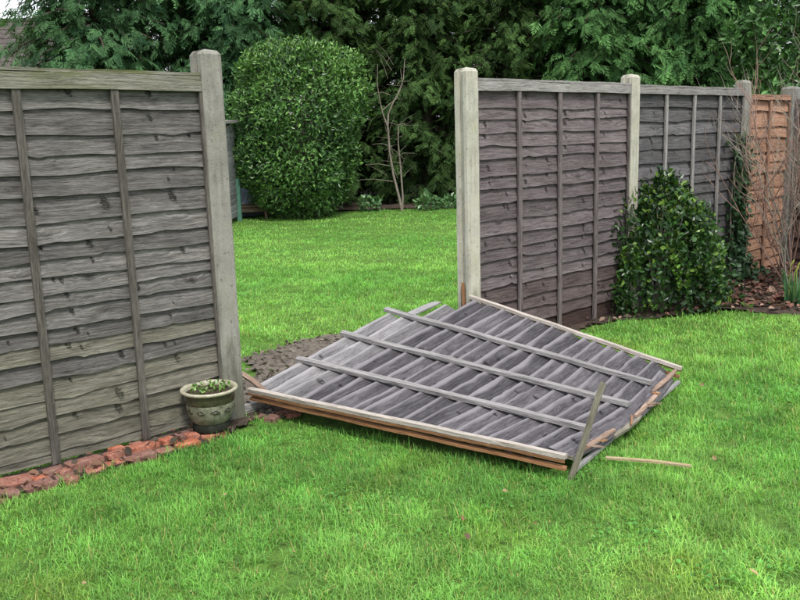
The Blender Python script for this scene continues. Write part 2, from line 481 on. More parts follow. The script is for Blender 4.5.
def along(p, s, n=0.0): return (p[0] + FD[0] * s + FN[0] * n, p[1] + FD[1] * s + FN[1] * n)
BED = [along(P2, 0.55, 0.02), along(P2, 0.62, 0.16), along(P2, 1.2, 0.20), (1.75, 6.58), (2.2, 6.62), (2.62, 6.76), (2.95, 6.58), (3.3, 6.40),
       (3.9, 6.3), (6.5, 6.3), (6.5, 9.4), along(P4, 1.2, -0.1), along(P4, 0, -0.1), along(P2, 0.55, -0.08)]
sheet('flower_bed', M['soil'], BED, 0.010, 0.06, 0.010)
PATCH = [(-1.02, 4.62), (-0.62, 4.40), (-0.2, 4.8), (0.45, 5.5), (0.3, 5.9), (-0.15, 6.25), (-0.55, 6.35), (-0.85, 6.12), (-1.12, 5.75), (-0.98, 5.3), (-1.2, 5.0)]
sheet('bare_soil_patch', M['patch_soil'], PATCH, 0.014, 0.05, 0.010)
STRIP = [along(P1, -1.95, 0.26), along(P1, -1.2, 0.27), along(P1, -0.3, 0.26), along(P1, 0.22, 0.16), along(P1, 0.3, -0.05), along(P1, -1.95, -0.06)]
sheet('edging_soil_strip', M['soil'], STRIP, 0.016, 0.05, 0.005)
BORDER = [(-14, 17.9), (-6, 17.75), (-3.6, 17.9), (-2.4, 17.4), (-1.1, 17.4), (-0.2, 17.6), (1.2, 17.45), (3, 17.4), (12, 16.5), (16, 30), (-14, 30)]
sheet('tree_border_soil', M['soil'], BORDER, 0.02, 0.3, 0.02, s=2.0)

# ------------------------------------------------------------------ posts
def concrete_post(label, p, top, w, d, mat, group='concrete fence posts', lean=(0, 0), rot=0.0, groove=True):
    o = empty('concrete_post', (p[0], p[1], 0), FANG + rot)
    bm = MB()
    g, gd = 0.024, 0.022
    hw, hd = w / 2, d / 2
    c = 0.006
    if groove:
        sec = [(-hw + c, -hd), (hw - c, -hd), (hw, -hd + c), (hw, -g), (hw - gd, -g + .004), (hw - gd, g - .004), (hw, g), (hw, hd - c), (hw - c, hd),
               (-hw + c, hd), (-hw, hd - c), (-hw, g), (-hw + gd, g - .004), (-hw + gd, -g + .004), (-hw, -g), (-hw, -hd + c)]
    else:
        sec = [(-hw + c, -hd), (hw - c, -hd), (hw, -hd + c), (hw, hd - c), (hw - c, hd), (-hw + c, hd), (-hw, hd - c), (-hw, -hd + c)]
    rr = random.Random(int(top * 1000 + p[0] * 77))
    zs = [-0.15 + (top - 0.03 + 0.15) * i / 14 for i in range(15)]
    rows = []
    for z in zs:
        k = [(rr.uniform(-.0012, .0012), rr.uniform(-.0012, .0012)) for _ in sec]
        rows.append([Vector((x + kx + lean[0] * z, y + ky + lean[1] * z, z)) for (x, y), (kx, ky) in zip(sec, k)])
    rows.append([Vector((x * 0.80 + lean[0] * top, y * 0.80 + lean[1] * top, top - 0.012 + rr.uniform(-.003, .003))) for x, y in sec])
    n = len(sec)
    for j in range(n):
        a, b = j, (j + 1) % n
        bm.strip([[r[a] for r in rows], [r[b] for r in rows]], [[(r[a].z, j * .02) for r in rows], [(r[a].z, j * .02 + .02) for r in rows]], smooth=False)
    ap = Vector((lean[0] * top, lean[1] * top, top))
    for j in range(n):
        bm.poly([rows[-1][j], rows[-1][(j + 1) % n], ap])
    me = bm.mesh('concrete_post', mat)
    me.name = 'concrete_post'
    # one mesh: the post itself is the top-level object
    bpy.data.objects.remove(o)
    o = link('concrete_post', me, None, (p[0], p[1], 0)); o.rotation_euler = (0, 0, FANG + rot)
    tag(o, label, 'fence post', group)
    return o

concrete_post('concrete post at the far left end of the left fence, outside the frame', P0, 1.94, .112, .11, M['concrete'])
concrete_post('grey concrete post at the right end of the left fence, behind the plant pot', P1, 1.945, .118, .118, M['concrete'])
concrete_post('pale grooved concrete post beside the gap, at the fallen panel\'s far corner', P2, 1.915, .114, .116, M['concrete2'])
concrete_post('concrete post rising behind the glossy evergreen bush, between two grey panels', P3, 1.92, .112, .116, M['concrete2'])
concrete_post('ivy-clad concrete post between the grey panel and the orange panel', P4, 1.915, .112, .116, M['concrete'])
concrete_post('broad grey concrete post right of the orange panel, behind bare twigs', P5, 1.875, .19, .13, M['concrete3'], groove=False)

# ------------------------------------------------------------------ standing fence panels
def edge_wave(rr, amp):
    ks = [(rr.uniform(2, 5), rr.uniform(0, 6.28), 0.6), (rr.uniform(5, 10), rr.uniform(0, 6.28), 0.35), (rr.uniform(11, 19), rr.uniform(0, 6.28), 0.18)]
    kn = [(rr.uniform(0, 1.8), rr.choice((-1, 1)) * rr.uniform(0.4, 1.2), rr.uniform(.025, .06)) for _ in range(rr.randint(1, 3))]
    def f(x):
        r = sum(a * math.sin(k * x + p) for k, p, a in ks)
        r += sum(a * math.exp(-((x - c) / w) ** 2) for c, a, w in kn)
        return amp * r
    return f

def slat_strips(bm, mapf, x0, x1, top, bot, wave, wave_top, rr, lift0, lift1, th, seg, knots=()):
    """a waney-edged board: mapf(x, z, n) gives the point; z runs down from top to bot.
    knots: (x, height 0..1, radius, relief) lumps with a pit on one side"""
    xs = [x0 + (x1 - x0) * i / seg for i in range(seg + 1)]
    for kx, kh, kr, ka in knots:                       # more vertices where a knot sits
        xs += [kx + kr * q for q in (-1.5, -1.1, -.75, -.4, -.1, .2, .55, .9, 1.3) if x0 < kx + kr * q < x1]
    xs.sort()
    ph = rr.uniform(0, 6.28)
    fr = (0.0, .25, .40, .52, .63, .74, .86, 1.0)
    rows = [[] for _ in fr]; uvr = [[] for _ in fr]; kn = [[] for _ in fr]
    BB, BT, u = [], [], []
    for x in xs:
        zt = top(x) if callable(top) else top
        zb = (bot(x) if callable(bot) else bot) + wave(x)
        for kx, kh, kr, ka in knots:
            zb += ka * .9 * math.exp(-((x - kx) / (kr * 1.5)) ** 2) * (1 if kh < .45 else .3)
        bow = 0.0022 * math.sin(3.1 * x + ph) + 0.0014 * math.sin(9 * x + ph * 2)
        nb = lift1 + bow
        H_ = abs(zt - zb)
        for r_, f in enumerate(fr):
            z = zt + (zb - zt) * f
            n = lift0 + (nb - lift0) * f + th + .002 * math.sin(f * 3.1)
            kv = 0.0
            for kx, kh, kr, ka in knots:
                dx = (x - kx) / kr; dz = (1 - f - kh) * H_ / (kr * 1.25)
                g = math.exp(-dx * dx - dz * dz)
                n += abs(ka) * g * (.35 + 1.4 * dx)
                kv = max(kv, math.exp(-((dx + .45 + .3 * dz) / .62) ** 2 - (dz * 1.25) ** 2))
            rows[r_].append(mapf(x, z, n)); uvr[r_].append((x, z)); kn[r_].append(kv)
        BB.append(mapf(x, zb + (zt - zb) * 0.012, nb)); BT.append(mapf(x, zt, lift0))
        u.append((x, zt, zb))
    n0 = len(bm.v); m = len(xs)
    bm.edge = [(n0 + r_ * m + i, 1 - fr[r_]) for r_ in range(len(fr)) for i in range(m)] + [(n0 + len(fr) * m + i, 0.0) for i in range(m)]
    bm.knot = [q for r_ in kn for q in r_]
    bm.strip(rows, uvr)
    FT, FB = rows[0], rows[-1]
    bm.strip([FB, BB], [[(a[0], a[2]) for a in u], [(a[0], a[2] - th) for a in u]])
    bm.strip([BB, BT], [[(a[0], a[2] + .3) for a in u], [(a[0], a[1] + .3) for a in u]])
    bm.strip([BT, FT], [[(a[0], a[1]) for a in u], [(a[0], a[1] + th) for a in u]])
    for e in (0, -1):
        bm.poly([FT[e], rows[2][e], FB[e], BB[e], BT[e]], [(0, 0), (.001, .05), (0.001, .1), (.002, .1), (.002, 0)])

def knots_for(row, chains, rr, W):
    """boards cut one after another from a log carry their knots in the same place"""
    out = []
    for x, r0, r1, dx, kr in chains:
        if r0 <= row <= r1 and rr.random() < .66:
            out.append((x + dx * (row - r0) + rr.uniform(-.012, .012), rr.uniform(.3, .6), kr * rr.uniform(.5, 1.35), rr.choice((1, 1, -1)) * rr.uniform(.004, .009)))
    for _ in range(rr.choice((0, 1, 1, 2))):
        out.append((rr.uniform(.06, W - .06), rr.uniform(.2, .7), rr.uniform(.010, .022), rr.uniform(.002, .006)))
    return out

def fence_panel(label, p_from, p_to, height, edges, mats, seed, rail_h=0.08, z0=0.0, battens=(.25, .5, .75), amp=0.008, bt=None, group='upright fence panels', slope=0.0, trim=0.07, chains=()):
    a, b = Vector((*p_from, 0)), Vector((*p_to, 0))
    d = (b - a); L = d.length; d.normalize()
    org = a + d * (trim / 2)
    W = L - trim
    t = empty('fence_panel', (org.x, org.y, 0), math.atan2(d.y, d.x))
    tag(t, label, 'fence panel', group)
    rr = random.Random(seed)
    def mp(x, z, n): return Vector((x, -n, z + slope * x))
    H = height
    zs = [H - rail_h * 0.6] + [H - rail_h - (H - rail_h - z0) * e for e in edges]
    for i in range(1, len(zs)):
        ztop = zs[i - 1] + 0.030; zbot = zs[i]
        bm = MB()
        slat_strips(bm, mp, 0.012, W - 0.012, min(ztop, H - 0.012), zbot, edge_wave(rr, amp), None, rr, -0.012 + .001, 0.012 + rr.uniform(-.003, .004), .008, 44, knots_for(i, chains, rr, W))
        m = mats['slat'](i / (len(zs) - 1))
        bm.build('slat', m, t)
    def batten(x, w=.036, y0=.0275, y1=.043, zt=H - rail_h - .002, zb=z0 - .005, name='batten'):
        k = 9
        wob = rr.uniform(-.007, .007); ph = rr.uniform(0, 6)
        path = [Vector((x + wob * math.sin(i / k * 3.1 + ph), -(y0 + y1) / 2 + .001 * math.sin(i * 1.3 + ph), zb + (zt - zb) * i / k + slope * x)) for i in range(k + 1)]
        bm = MB(); bm.beam(path, Vector((w / 2, 0, 0)), Vector((0, (y1 - y0) / 2, 0)))
        bm.build(name, mats['batten'], t)
    for f in battens: batten(W * f)
    batten(.018, .034, name='side_batten'); batten(W - .018, .034, name='side_batten')
    for f in (0.01, .34, .66, .99):
        x = W * f; bm = MB(); bm.beam([(x, .03, z0 + slope * x), (x, .03, H - .04 + slope * x)], Vector((.017, 0, 0)), Vector((0, .009, 0))); bm.build('back_batten', mats['batten'], t)
    bm = MB()
    path = [mp(W * i / 12, H - rail_h / 2 - .008 + .002 * math.sin(i * 1.1 + seed), .0375) for i in range(13)]
    bm.beam(path, Vector((0, .0105, 0)), Vector((0, 0, rail_h / 2 - .008)))
    bm.build('top_rail', mats['rail'], t)
    bm = MB()
    path = [mp(W * i / 12, H - rail_h / 2 - .01, -.026) for i in range(13)]
    bm.beam(path, Vector((0, .009, 0)), Vector((0, 0, rail_h / 2 - .012)))
    bm.build('back_rail', mats['rail'], t)
    bm = MB()
    path = [mp(W * i / 12, H - .006 + .0015 * math.sin(i * 1.7 + seed), .004) for i in range(13)]
    bm.beam(path, Vector((0, .038, 0)), Vector((0, 0, .0075)))
    bm.build('capping_strip', mats['rail'], t)
    return t

LE = [(y - 84) / (455.0 - 84) for y in (104, 127, 147, 165, 187, 211, 232, 250, 267, 283, 299, 318, 335, 351, 368, 389, 407, 426, 447)] + [1.0]
fence_panel('large grey weathered panel with mossy green top rail, standing behind the plant pot and bricks', P0, P1, 1.825, LE,
            dict(slat=lambda f: M['slat_low'] if f > .56 + .28 * ((f * 733) % 1) else M['slat_left'], batten=M['batten_left'], rail=M['rail_left']), 11, .088, 0.035, battens=(.27, .505, .745), amp=.010,
            chains=((1.20, 1, 1, 0, .030), (1.58, 1, 3, .004, .028), (1.30, 5, 8, .012, .030), (1.64, 5, 9, .012, .026), (1.22, 8, 9, -.01, .026), (1.00, 5, 9, .0, .034), (1.08, 10, 14, .01, .022), (1.42, 10, 13, .0, .018), (1.60, 13, 17, .005, .022), (1.32, 15, 18, -.01, .026), (1.06, 14, 18, .0, .020), (.5, 3, 12, .004, .026), (.2, 6, 16, 0, .02)))
def rand_edges(n, seed):
    r = random.Random(seed); w = [r.uniform(.75, 1.25) for _ in range(n)]; s = sum(w); c = 0; o = []
    for k in w: c += k; o.append(c / s)
    return o
ME = [(y - 87) / (333. - 87) for y in (103, 113, 126, 139, 150, 166, 179, 193, 209, 223, 236, 248, 262, 275, 290, 303, 317)] + [1.0]
fence_panel('violet-grey panel with three battens right of the gap, reddish near its foot', P2, P3, 1.845, ME,
            dict(slat=lambda f: M['slat_red'] if f > .96 else M['slat_mid2'] if f > .80 else M['slat_mid'], batten=M['batten_mid'], rail=M['rail_mid']), 23, .078, 0.0, amp=.009,
            chains=((.14, 2, 9, .004, .022), (.36, 8, 17, .004, .020), (.56, 1, 8, .0, .018), (.80, 6, 16, -.004, .020), (1.02, 2, 7, .004, .022), (1.24, 8, 17, .003, .018), (1.50, 1, 9, 0, .018), (1.68, 9, 15, 0, .02), (.13, 10, 16, -.003, .020)))
fence_panel('dark grey panel half hidden by the glossy evergreen bush and ivy', P3, P4, 1.835, rand_edges(17, 5),
            dict(slat=lambda f: M['slat_far'], batten=M['rail_mid'], rail=M['rail_mid']), 31, .07, 0.0, amp=.006, chains=((.3, 2, 8, 0, .018), (.9, 1, 7, .004, .02), (1.4, 3, 10, 0, .018)))
fence_panel('narrow orange-stained panel seen through bare reddish twigs', P4, P5, 1.78, rand_edges(14, 8),
            dict(slat=lambda f: M['orange'], batten=M['orange'], rail=M['orange']), 37, .05, 0.0, battens=(.5,), amp=.008, trim=.12)
P6 = (P5[0] + 1.15, P5[1] - 1.5)
fence_panel('reddish brown panel running off the right edge beyond the broad post', P5, P6, 1.74, rand_edges(16, 9),
            dict(slat=lambda f: M['slat_red'], batten=M['batten_mid'], rail=M['batten_mid']), 41, .06, 0.0, amp=.006, trim=.16)

# ------------------------------------------------------------------ fallen panel
LS = [Vector(p) for p in ((-0.838, 4.500, 0.112), (-0.602, 4.790, 0.195), (-0.361, 5.072, 0.275), (-0.098, 5.400, 0.350), (0.470, 5.640, 0.378))]
LT = [Vector(p) for p in ((0.687, 3.427, 0.090), (0.861, 3.744, 0.090), (1.129, 4.083, 0.090), (1.344, 4.438, 0.090), (1.626, 4.795, 0.070))]
V0 = [0.0, -0.02, -0.02, -0.02, 0.15]
V1 = [1.0, 0.955, 0.955, 0.955, 1.0]
UK = [0.0, .25, .5, .75, 1.0]
def line_pt(i, v): return LS[i] + (LT[i] - LS[i]) * ((v - V0[i]) / (V1[i] - V0[i]))
def fp(u, v):
    q = [line_pt(i, v) for i in range(5)]
    k = min(3, max(0, int(u * 4))); t = u * 4 - k
    p1, p2 = q[k], q[k + 1]
    p0 = q[k - 1] if k else p1 * 2 - p2
    p3 = q[k + 2] if k < 3 else p2 * 2 - p1
    cr = 0.5 * (2 * p1 + (p2 - p0) * t + (2 * p0 - 5 * p1 + 4 * p2 - p3) * t * t + (3 * p1 - p0 - 3 * p2 + p3) * t ** 3)
    return cr * 0.6 + (p1 * (1 - t) + p2 * t) * 0.4
def fn(u, v):
    e = .01
    du = fp(min(u + e, 1), v) - fp(max(u - e, 0), v); dv = fp(u, v + e) - fp(u, v - e)
    n = du.cross(dv).normalized()
    return n if n.z > 0 else -n
FC = Vector((0.45, 4.6, 0.0))
def fallen_panel():
    t = empty('fallen_fence_panel', FC)
    tag(t, 'broken fence panel lying battens-up on the lawn across the gap', 'fence panel')
    rr = random.Random(5)
    def mp(x, z, n):
        u, v = x / 1.8, z / 1.8
        return fp(u, v) + fn(u, v) * (n - .012) - FC
    w = [rr.uniform(.8, 1.2) for _ in range(18)]; s = sum(w); e = [0.0]
    for k in w: e.append(e[-1] + k / s * 0.985)
    for i in range(18):
        x0, x1 = 0.012 + rr.uniform(0, .008), 1.788 - rr.uniform(0, .008)
        if i == 0: x1 = 1.33
        if i == 1: x1 = 1.42
        if i == 2: x1 = 1.62
        if i == 17: x0, x1 = .10, 1.66
        bot, top = e[i] * 1.8, min(1.8 * e[i + 1] + .03, 1.79)
        wv = edge_wave(rr, .008)
        tilt = rr.uniform(-.012, .012)
        bm = MB()
        slat_strips(bm, mp, x0, x1, (lambda x, a=top: a), (lambda x, b=bot, k=tilt: b + k * (x - .9)), (lambda x, f=wv: f(x)), None, rr, 0.0, .033 + rr.uniform(-.003, .005), .008, 34,
                    [q for q in knots_for(i, ((.98, 3, 8, .012, .034), (1.10, 4, 8, .008, .024), (.52, 9, 12, .01, .026), (.30, 1, 3, 0, .03), (1.42, 10, 15, .004, .022), (.75, 11, 16, 0, .022), (.28, 13, 17, .006, .02)), rr, 1.8) if x0 < q[0] < x1])
        bm.build('slat', M['fallen_low'] if i < 3 else M['fallen'], t)
    # three battens along the panel
    for i, sh in ((1, 0), (2, 0), (3, 0)):
        bm = MB(); n = 14
        pth, wv, hv = [], [], []
        for k in range(n + 1):
            v = V0[i] + (V1[i] - V0[i]) * k / n; u = UK[i]
            nn = fn(u, v); dv = (fp(u, v + .01) - fp(u, v - .01)).normalized(); side = dv.cross(nn).normalized()
            pth.append(fp(u, v) + nn * (.042 + .002 * math.sin(k * 1.2 + i)) + side * .002 * math.sin(k + i * 2) - FC); wv.append(side * .019); hv.append(nn * .0105)
        bm.beam(pth, wv, hv)
        tag(bm.build('batten', M['fallen_batten'], t), 'pale grey batten running the length of the fallen panel')
    # two long edges: a bleached upper strip and an unweathered lower strip
    for i, ends in ((0, (0, 1)), (4, (.15, 1.0))):
        for name, n0, n1, m, inset, wid in (('edge_strip', .024, .044, M['fallen_rim'], 0, .014), ('edge_strip_lower', -.026, -.012, M['fresh'], .002, .013)):
            bm = MB(); n = 14; pth, wv, hv = [], [], []
            for k in range(n + 1):
                v = ends[0] + (ends[1] - ends[0]) * k / n; u = UK[i]
                nn = fn(u, v); dv = (fp(u, v + .01) - fp(u, v - .01)).normalized(); side = dv.cross(nn).normalized()
                pth.append(fp(u, v) + nn * ((n0 + n1) / 2 + .0015 * math.sin(k * 1.7 + i)) - FC); wv.append(side * wid); hv.append(nn * (n1 - n0) / 2)
            bm.beam(pth, wv, hv)
            bm.build(name, m, t)
            if name == 'edge_strip':
                bm = MB()
                off = -1 if i == 0 else 1
                pp = [p + (w_ * 1.0 if (w_.dot(Vector((-1, -1, 0))) > 0) == (i == 0) else -w_) * 1.06 - h_ * 1.9 for p, w_, h_ in zip(pth, wv, hv)]
                bm.beam(pp, [w_ * .12 for w_ in wv], [h_ * .6 for h_ in hv])
                bm.build('edge_splint', M['fresh'], t)
    # splintered remains of the top rail along the far right end
    def piece(name, uv0, uv1, n0, w, h, m, seg=5, jag=.004):
        bm = MB(); pth, wv, hv = [], [], []
        for k in range(seg + 1):
            u = uv0[0] + (uv1[0] - uv0[0]) * k / seg; v = uv0[1] + (uv1[1] - uv0[1]) * k / seg
            nn = fn(min(max(u, .01), .99), v); du = (fp(min(u + .02, 1), v) - fp(max(u - .02, 0), v)).normalized(); side = du.cross(nn).normalized()
            tp = 1.0 if 0 < k < seg else rr.uniform(.45, .9)
            pth.append(fp(min(max(u, 0), 1), v) + nn * (n0 + rr.uniform(-jag, jag)) - FC); wv.append(side * w * tp); hv.append(nn * h)
        bm.beam(pth, wv, hv); return bm.build(name, m, t)
    piece('splintered_rail', (.985, .985), (.70, .972), .022, .013, .006, M['torn'])
    piece('splintered_rail', (.72, .985), (.47, .985), .012, .011, .006, M['torn'])
    piece('splintered_rail', (.50, .99), (.30, 1.0), -.004, .014, .006, M['old_stick'])
    piece('splintered_rail', (.33, .985), (.12, .99), .012, .012, .006, M['torn'])
    bm = MB(); a_, b_ = Vector((.722, 3.46, .040)) - FC, Vector((1.612, 4.772, .030)) - FC
    sd_ = Vector((.825, -.565, 0)); bm.beam([a_.lerp(b_, k / 6) for k in range(7)], sd_ * .010, Vector((0, 0, .008))); bm.build('lower_rail', M['fallen_low'], t)
    for k in range(7):
        u = rr.uniform(.1, .7); v = .985 + rr.uniform(-.01, .02)
        piece('splinter', (u, v), (u + rr.uniform(-.07, .07), v + rr.uniform(.01, .03)), .012 + rr.uniform(0, .015), .005, .003, rr.choice((M['torn'], M['fresh'])), 3)
    # corner block
    piece('corner_block', (.02, .93), (.02, 1.005), .020, .012, .008, M['old_stick'], 2, .001)
fallen_panel()

# loose pieces of broken timber
def loose(name, label, cat, pts, w, h, mat, group=None, up=Vector((0, 0, 1)), taper=.7):
    pts = [Vector(p) for p in pts]
    c = (pts[0] + pts[-1]) / 2; c.z = min(p.z for p in pts)
    bm = MB(); n = 8; pth, wv, hv = [], [], []
    d = (pts[-1] - pts[0]).normalized(); side = d.cross(up).normalized(); nn = side.cross(d)
    for k in range(n + 1):
        f = k / n
        p = pts[0].lerp(pts[-1], f) + side * .004 * math.sin(f * 5 + pts[0].x) + nn * .003 * math.sin(f * 4)
        tp = taper if k in (0, n) else 1
        pth.append(p - c); wv.append(side * w / 2 * tp); hv.append(nn * h / 2)
    bm.beam(pth, wv, hv)
    o = bm.build(name, mat, None, loc=c)
    return tag(o, label, cat, group)
loose('broken_batten', 'grey-green broken batten standing up at the near right corner of the fallen panel', 'batten', [(0.700, 3.437, 0.0), (0.868, 3.52, .418)], .024, .016, M['old_stick'], up=Vector((.6, -.8, .1)), taper=.85)
loose('wood_offcut', 'thin pale yellow stick lying on the lawn right of the fallen panel', 'stick', [(.900, 3.60, .045), (1.235, 3.462, .050)], .020, .010, M['stick'])
loose('broken_batten', 'pale orange broken strip poking up beside the left concrete post', 'batten', [(-0.735, 4.46, .125), (-0.905, 4.56, .235)], .026, .014, M['torn'], up=Vector((.2, -.6, .7)))
loose('wood_offcut', 'short pinkish splintered end at the near left corner of the fallen panel', 'stick', [(-0.77, 4.50, .135), (-0.845, 4.53, .128)], .045, .016, M['torn'], taper=.6)
loose('loose_slat', 'grey loose slat sticking out behind the fallen panel towards the far lawn', 'slat', [(0.02, 5.52, .305), (0.27, 5.86, .335)], .075, .009, M['fallen_low'])
loose('broken_batten', 'short brown splinter standing in the groove of the post beside the gap', 'batten', [along(P2, -.060, .0) + (.20,), along(P2, -.058, .004) + (.50,)], .022, .012, M['fresh'], up=Vector((FN[0], FN[1], 0)), taper=.5)
loose('gravel_board', 'low pale weathered board at ground level right of the left post', 'board', [along(P1, .07, .0) + (.02,), along(P1, 1.4, .0) + (.02,)], .03, .07, M['rail_mid'], taper=1)

# ------------------------------------------------------------------ brick edging
def brick_mesh(seed, kind):
    r = random.Random(seed)
    lx, ly, lz = kind
    bm = MB()
    nx, ny = 5, 3
    def P(i, j, k):
        x = (i / nx - .5) * lx; y = (j / ny - .5) * ly; z = (k - .5) * lz
        rx = 1 - .05 * ((abs(i / nx - .5) > .45) and (abs(j / ny - .5) > .45))
        return Vector((x * rx, y * rx, z))
    pert = {}
    def Q(i, j, k):
        if (i, j, k) not in pert:
            e = (i in (0, nx)) or (j in (0, ny))
            a = .002 if not e else .0045
            pert[(i, j, k)] = P(i, j, k) + Vector((r.uniform(-a, a) * e, r.uniform(-a, a) * e, r.uniform(-a, a) * .6 - (.006 if e and k == 1 else 0)))
        return pert[(i, j, k)]
    for k in (0, 1):
        rows = [[Q(i, j, k) for j in range(ny + 1)] for i in range(nx + 1)]
        if k == 0: rows = rows[::-1]
        bm.strip(rows, [[(p.x, p.y) for p in q] for q in rows], smooth=False)
    ring = [(i, 0) for i in range(nx)] + [(nx, j) for j in range(ny)] + [(i, ny) for i in range(nx, 0, -1)] + [(0, j) for j in range(ny, 0, -1)]
    ring.append(ring[0])
    lo = [Q(i, j, 0) for i, j in ring]; hi = [Q(i, j, 1) for i, j in ring]
    bm.strip([lo, hi], [[(p.x + p.y, p.z) for p in lo], [(p.x + p.y, p.z) for p in hi]], smooth=False)
    return bm.mesh('brick', M['brick'])
def bricks():
    t = empty('brick_edging', (*along(P1, -1.0, 0), 0), FANG)
    tag(t, 'row of old red bricks and broken pieces along the foot of the left panel', 'brick edging')
    r = random.Random(19)
    ms = [brick_mesh(50 + i, k) for i, k in enumerate([(.17, .095, .045), (.14, .085, .042), (.11, .09, .042), (.085, .07, .04), (.125, .08, .04), (.06, .05, .035), (.07, .045, .03)])]
    for y0, s0, s1, zz, sub in ((-.098, -1.0, .86, .015, ms[:5]), (-.198, -1.0, .74, .007, ms[:5]), (-.150, -1.0, .84, .022, ms[5:]), (-.050, -1.0, .8, .026, ms[5:]), (-.245, -1.0, .6, .014, ms[5:])):
        x = s0 + r.uniform(0, .1)
        small = sub[0] is ms[5]
        while x < s1:
            m = r.choice(sub)
            L = max(v.co.x for v in m.vertices) * 2
            if not small or r.random() < .45:
                o = link('brick', m, t)
                o.location = (x + L / 2, y0 + r.uniform(-.012, .012), zz + r.uniform(-.008, .008))
                o.rotation_euler = (r.uniform(-.10, .10), r.uniform(-.09, .09), r.uniform(-.22, .22) + (math.pi if r.random() < .5 else 0))
            x += L + r.uniform(.004, .03) + (.06 * r.random() if small else 0)
    for sx, yy in ((1.12, -.10), (1.22, -.14), (1.33, -.08), (1.27, -.19), (1.15, -.18)):
        o = link('brick', r.choice(ms[2:]), t); o.location = (sx, yy, .002); o.rotation_euler = (r.uniform(-.1, .1), r.uniform(-.1, .1), r.uniform(-.4, .4))
bricks()

# ------------------------------------------------------------------ plant pot
def pot():
    c = (-0.992, 4.195, 0.035)
    t = empty('plant_pot', c)
    tag(t, 'glazed green-brown pot with pale rim holding small weeds, beside the left post', 'plant pot')
    glaze = simple('sage_green_glaze', (0.045, 0.046, 0.027), (0.20, 0.205, 0.14), 40, 0.55, 0.5, 0.25, .004)
    dark = simple('dark_brown_glaze', (0.02, 0.019, 0.010), (0.055, 0.053, 0.028), 30, 0.3, 0.5, 0.15, .003)
    rim = simple('pale_rim_glaze', (0.20, 0.185, 0.125), (0.36, 0.345, 0.26), 30, 0.45, 0.45, 0.2, .003)
    base = simple('dark_pot_foot', (0.007, 0.008, 0.006), (0.02, 0.022, 0.015), 30, 0.9, 0.1, 0.3, .004)
    b = MB(); b.lathe([(.088, .042), (.099, .055), (.113, .085), (.121, .12), (.123, .148)], 44); b.build('bowl', glaze, t)
    b = MB(); b.lathe([(.1235, .148), (.1265, .155), (.1275, .175), (.129, .198)], 44); b.build('neck_band', dark, t)
    b = MB(); b.lathe([(.129, .198), (.141, .203), (.146, .209), (.1455, .216), (.139, .220), (.128, .217), (.122, .208), (.118, .17)], 44); b.build('rim', rim, t)
    b = MB(); b.lathe([(.001, .0), (.094, .0), (.098, .008), (.094, .034), (.088, .043)], 40); b.build('foot', base, t)
    b = MB(); b.lathe([(.119, .196), (.09, .203), (.05, .206), (.001, .208)], 30); b.build('potting_soil', M['soil'], t)
    # raised sprig pattern on the bowl
    for a0 in (-2.35, -1.75, -1.15, -0.55, .1, .8, 1.5, 2.2, 2.9):
        b = MB()
        for k in range(5):
            q = a0 + (k - 2) * .055; z = .118 + .010 * math.cos(k * 1.9) - .004 * abs(k - 2); rad = .1208 + .0015
            cx, cy = rad * math.cos(q), rad * math.sin(q)
            tx, ty = -math.sin(q), math.cos(q)
            rw = []
            for s, r_ in ((-1, .0), (-.5, .0055), (0, .0075), (.5, .0055), (1, .0)):
                rw.append([(cx + tx * s * .011 + math.cos(q) * h, cy + ty * s * .011 + math.sin(q) * h, z + e * r_ + s * .005 * (-1) ** k) for e, h in ((-1, -.002), (0, .003), (1, -.002))])
            b.strip(rw, [[(0, 0)] * 3] * 5)
        b.build('sprig_relief', dark, t)
    # weeds
    rng = np.random.default_rng(2)
    n = 120
    r_, q = .108 * np.sqrt(rng.uniform(0, 1, n)), rng.uniform(0, 6.28, n)
    P = np.stack([r_ * np.cos(q), r_ * np.sin(q), .204 + rng.uniform(0, .02, n)], 1)
    D = rnd(n, 3, rng); D[:, 2] = np.abs(D[:, 2]) * .8 + .25
    X, Y, Z = frames(D, rnd(n, 3, rng) * .4 + [0, 0, 1])
    C = np.array([.07, .15, .03]) * rng.uniform(.5, 1.5, (n, 1)) + rng.uniform(0, .03, (n, 1)) * [1, .5, 0]
    V, T, CC = scatter(LEAF_V, LEAF_T, P, X, Y, Z, rng.uniform(.012, .028, n), C)
    o = link('weeds', fast_mesh('weeds', V, T, CC, M['leaf']), t); o['kind'] = 'stuff'

# leaf templates: Y along the leaf, folded on its midrib
LEAF_V = np.array([(0, 0, 0), (.28, .35, .07), (.24, .7, .05), (0, 1, -.06), (-.24, .7, .05), (-.28, .35, .07), (0, .5, -.02)], float)
LEAF_T = np.array([(0, 1, 6), (1, 2, 6), (2, 3, 6), (3, 4, 6), (4, 5, 6), (5, 0, 6)])
BROAD_V = np.array([(0, 0, 0), (.20, .42, .05), (0, 1, -.08), (-.20, .42, .05)], float)
BROAD_T = np.array([(0, 1, 2), (0, 2, 3)])
pot()

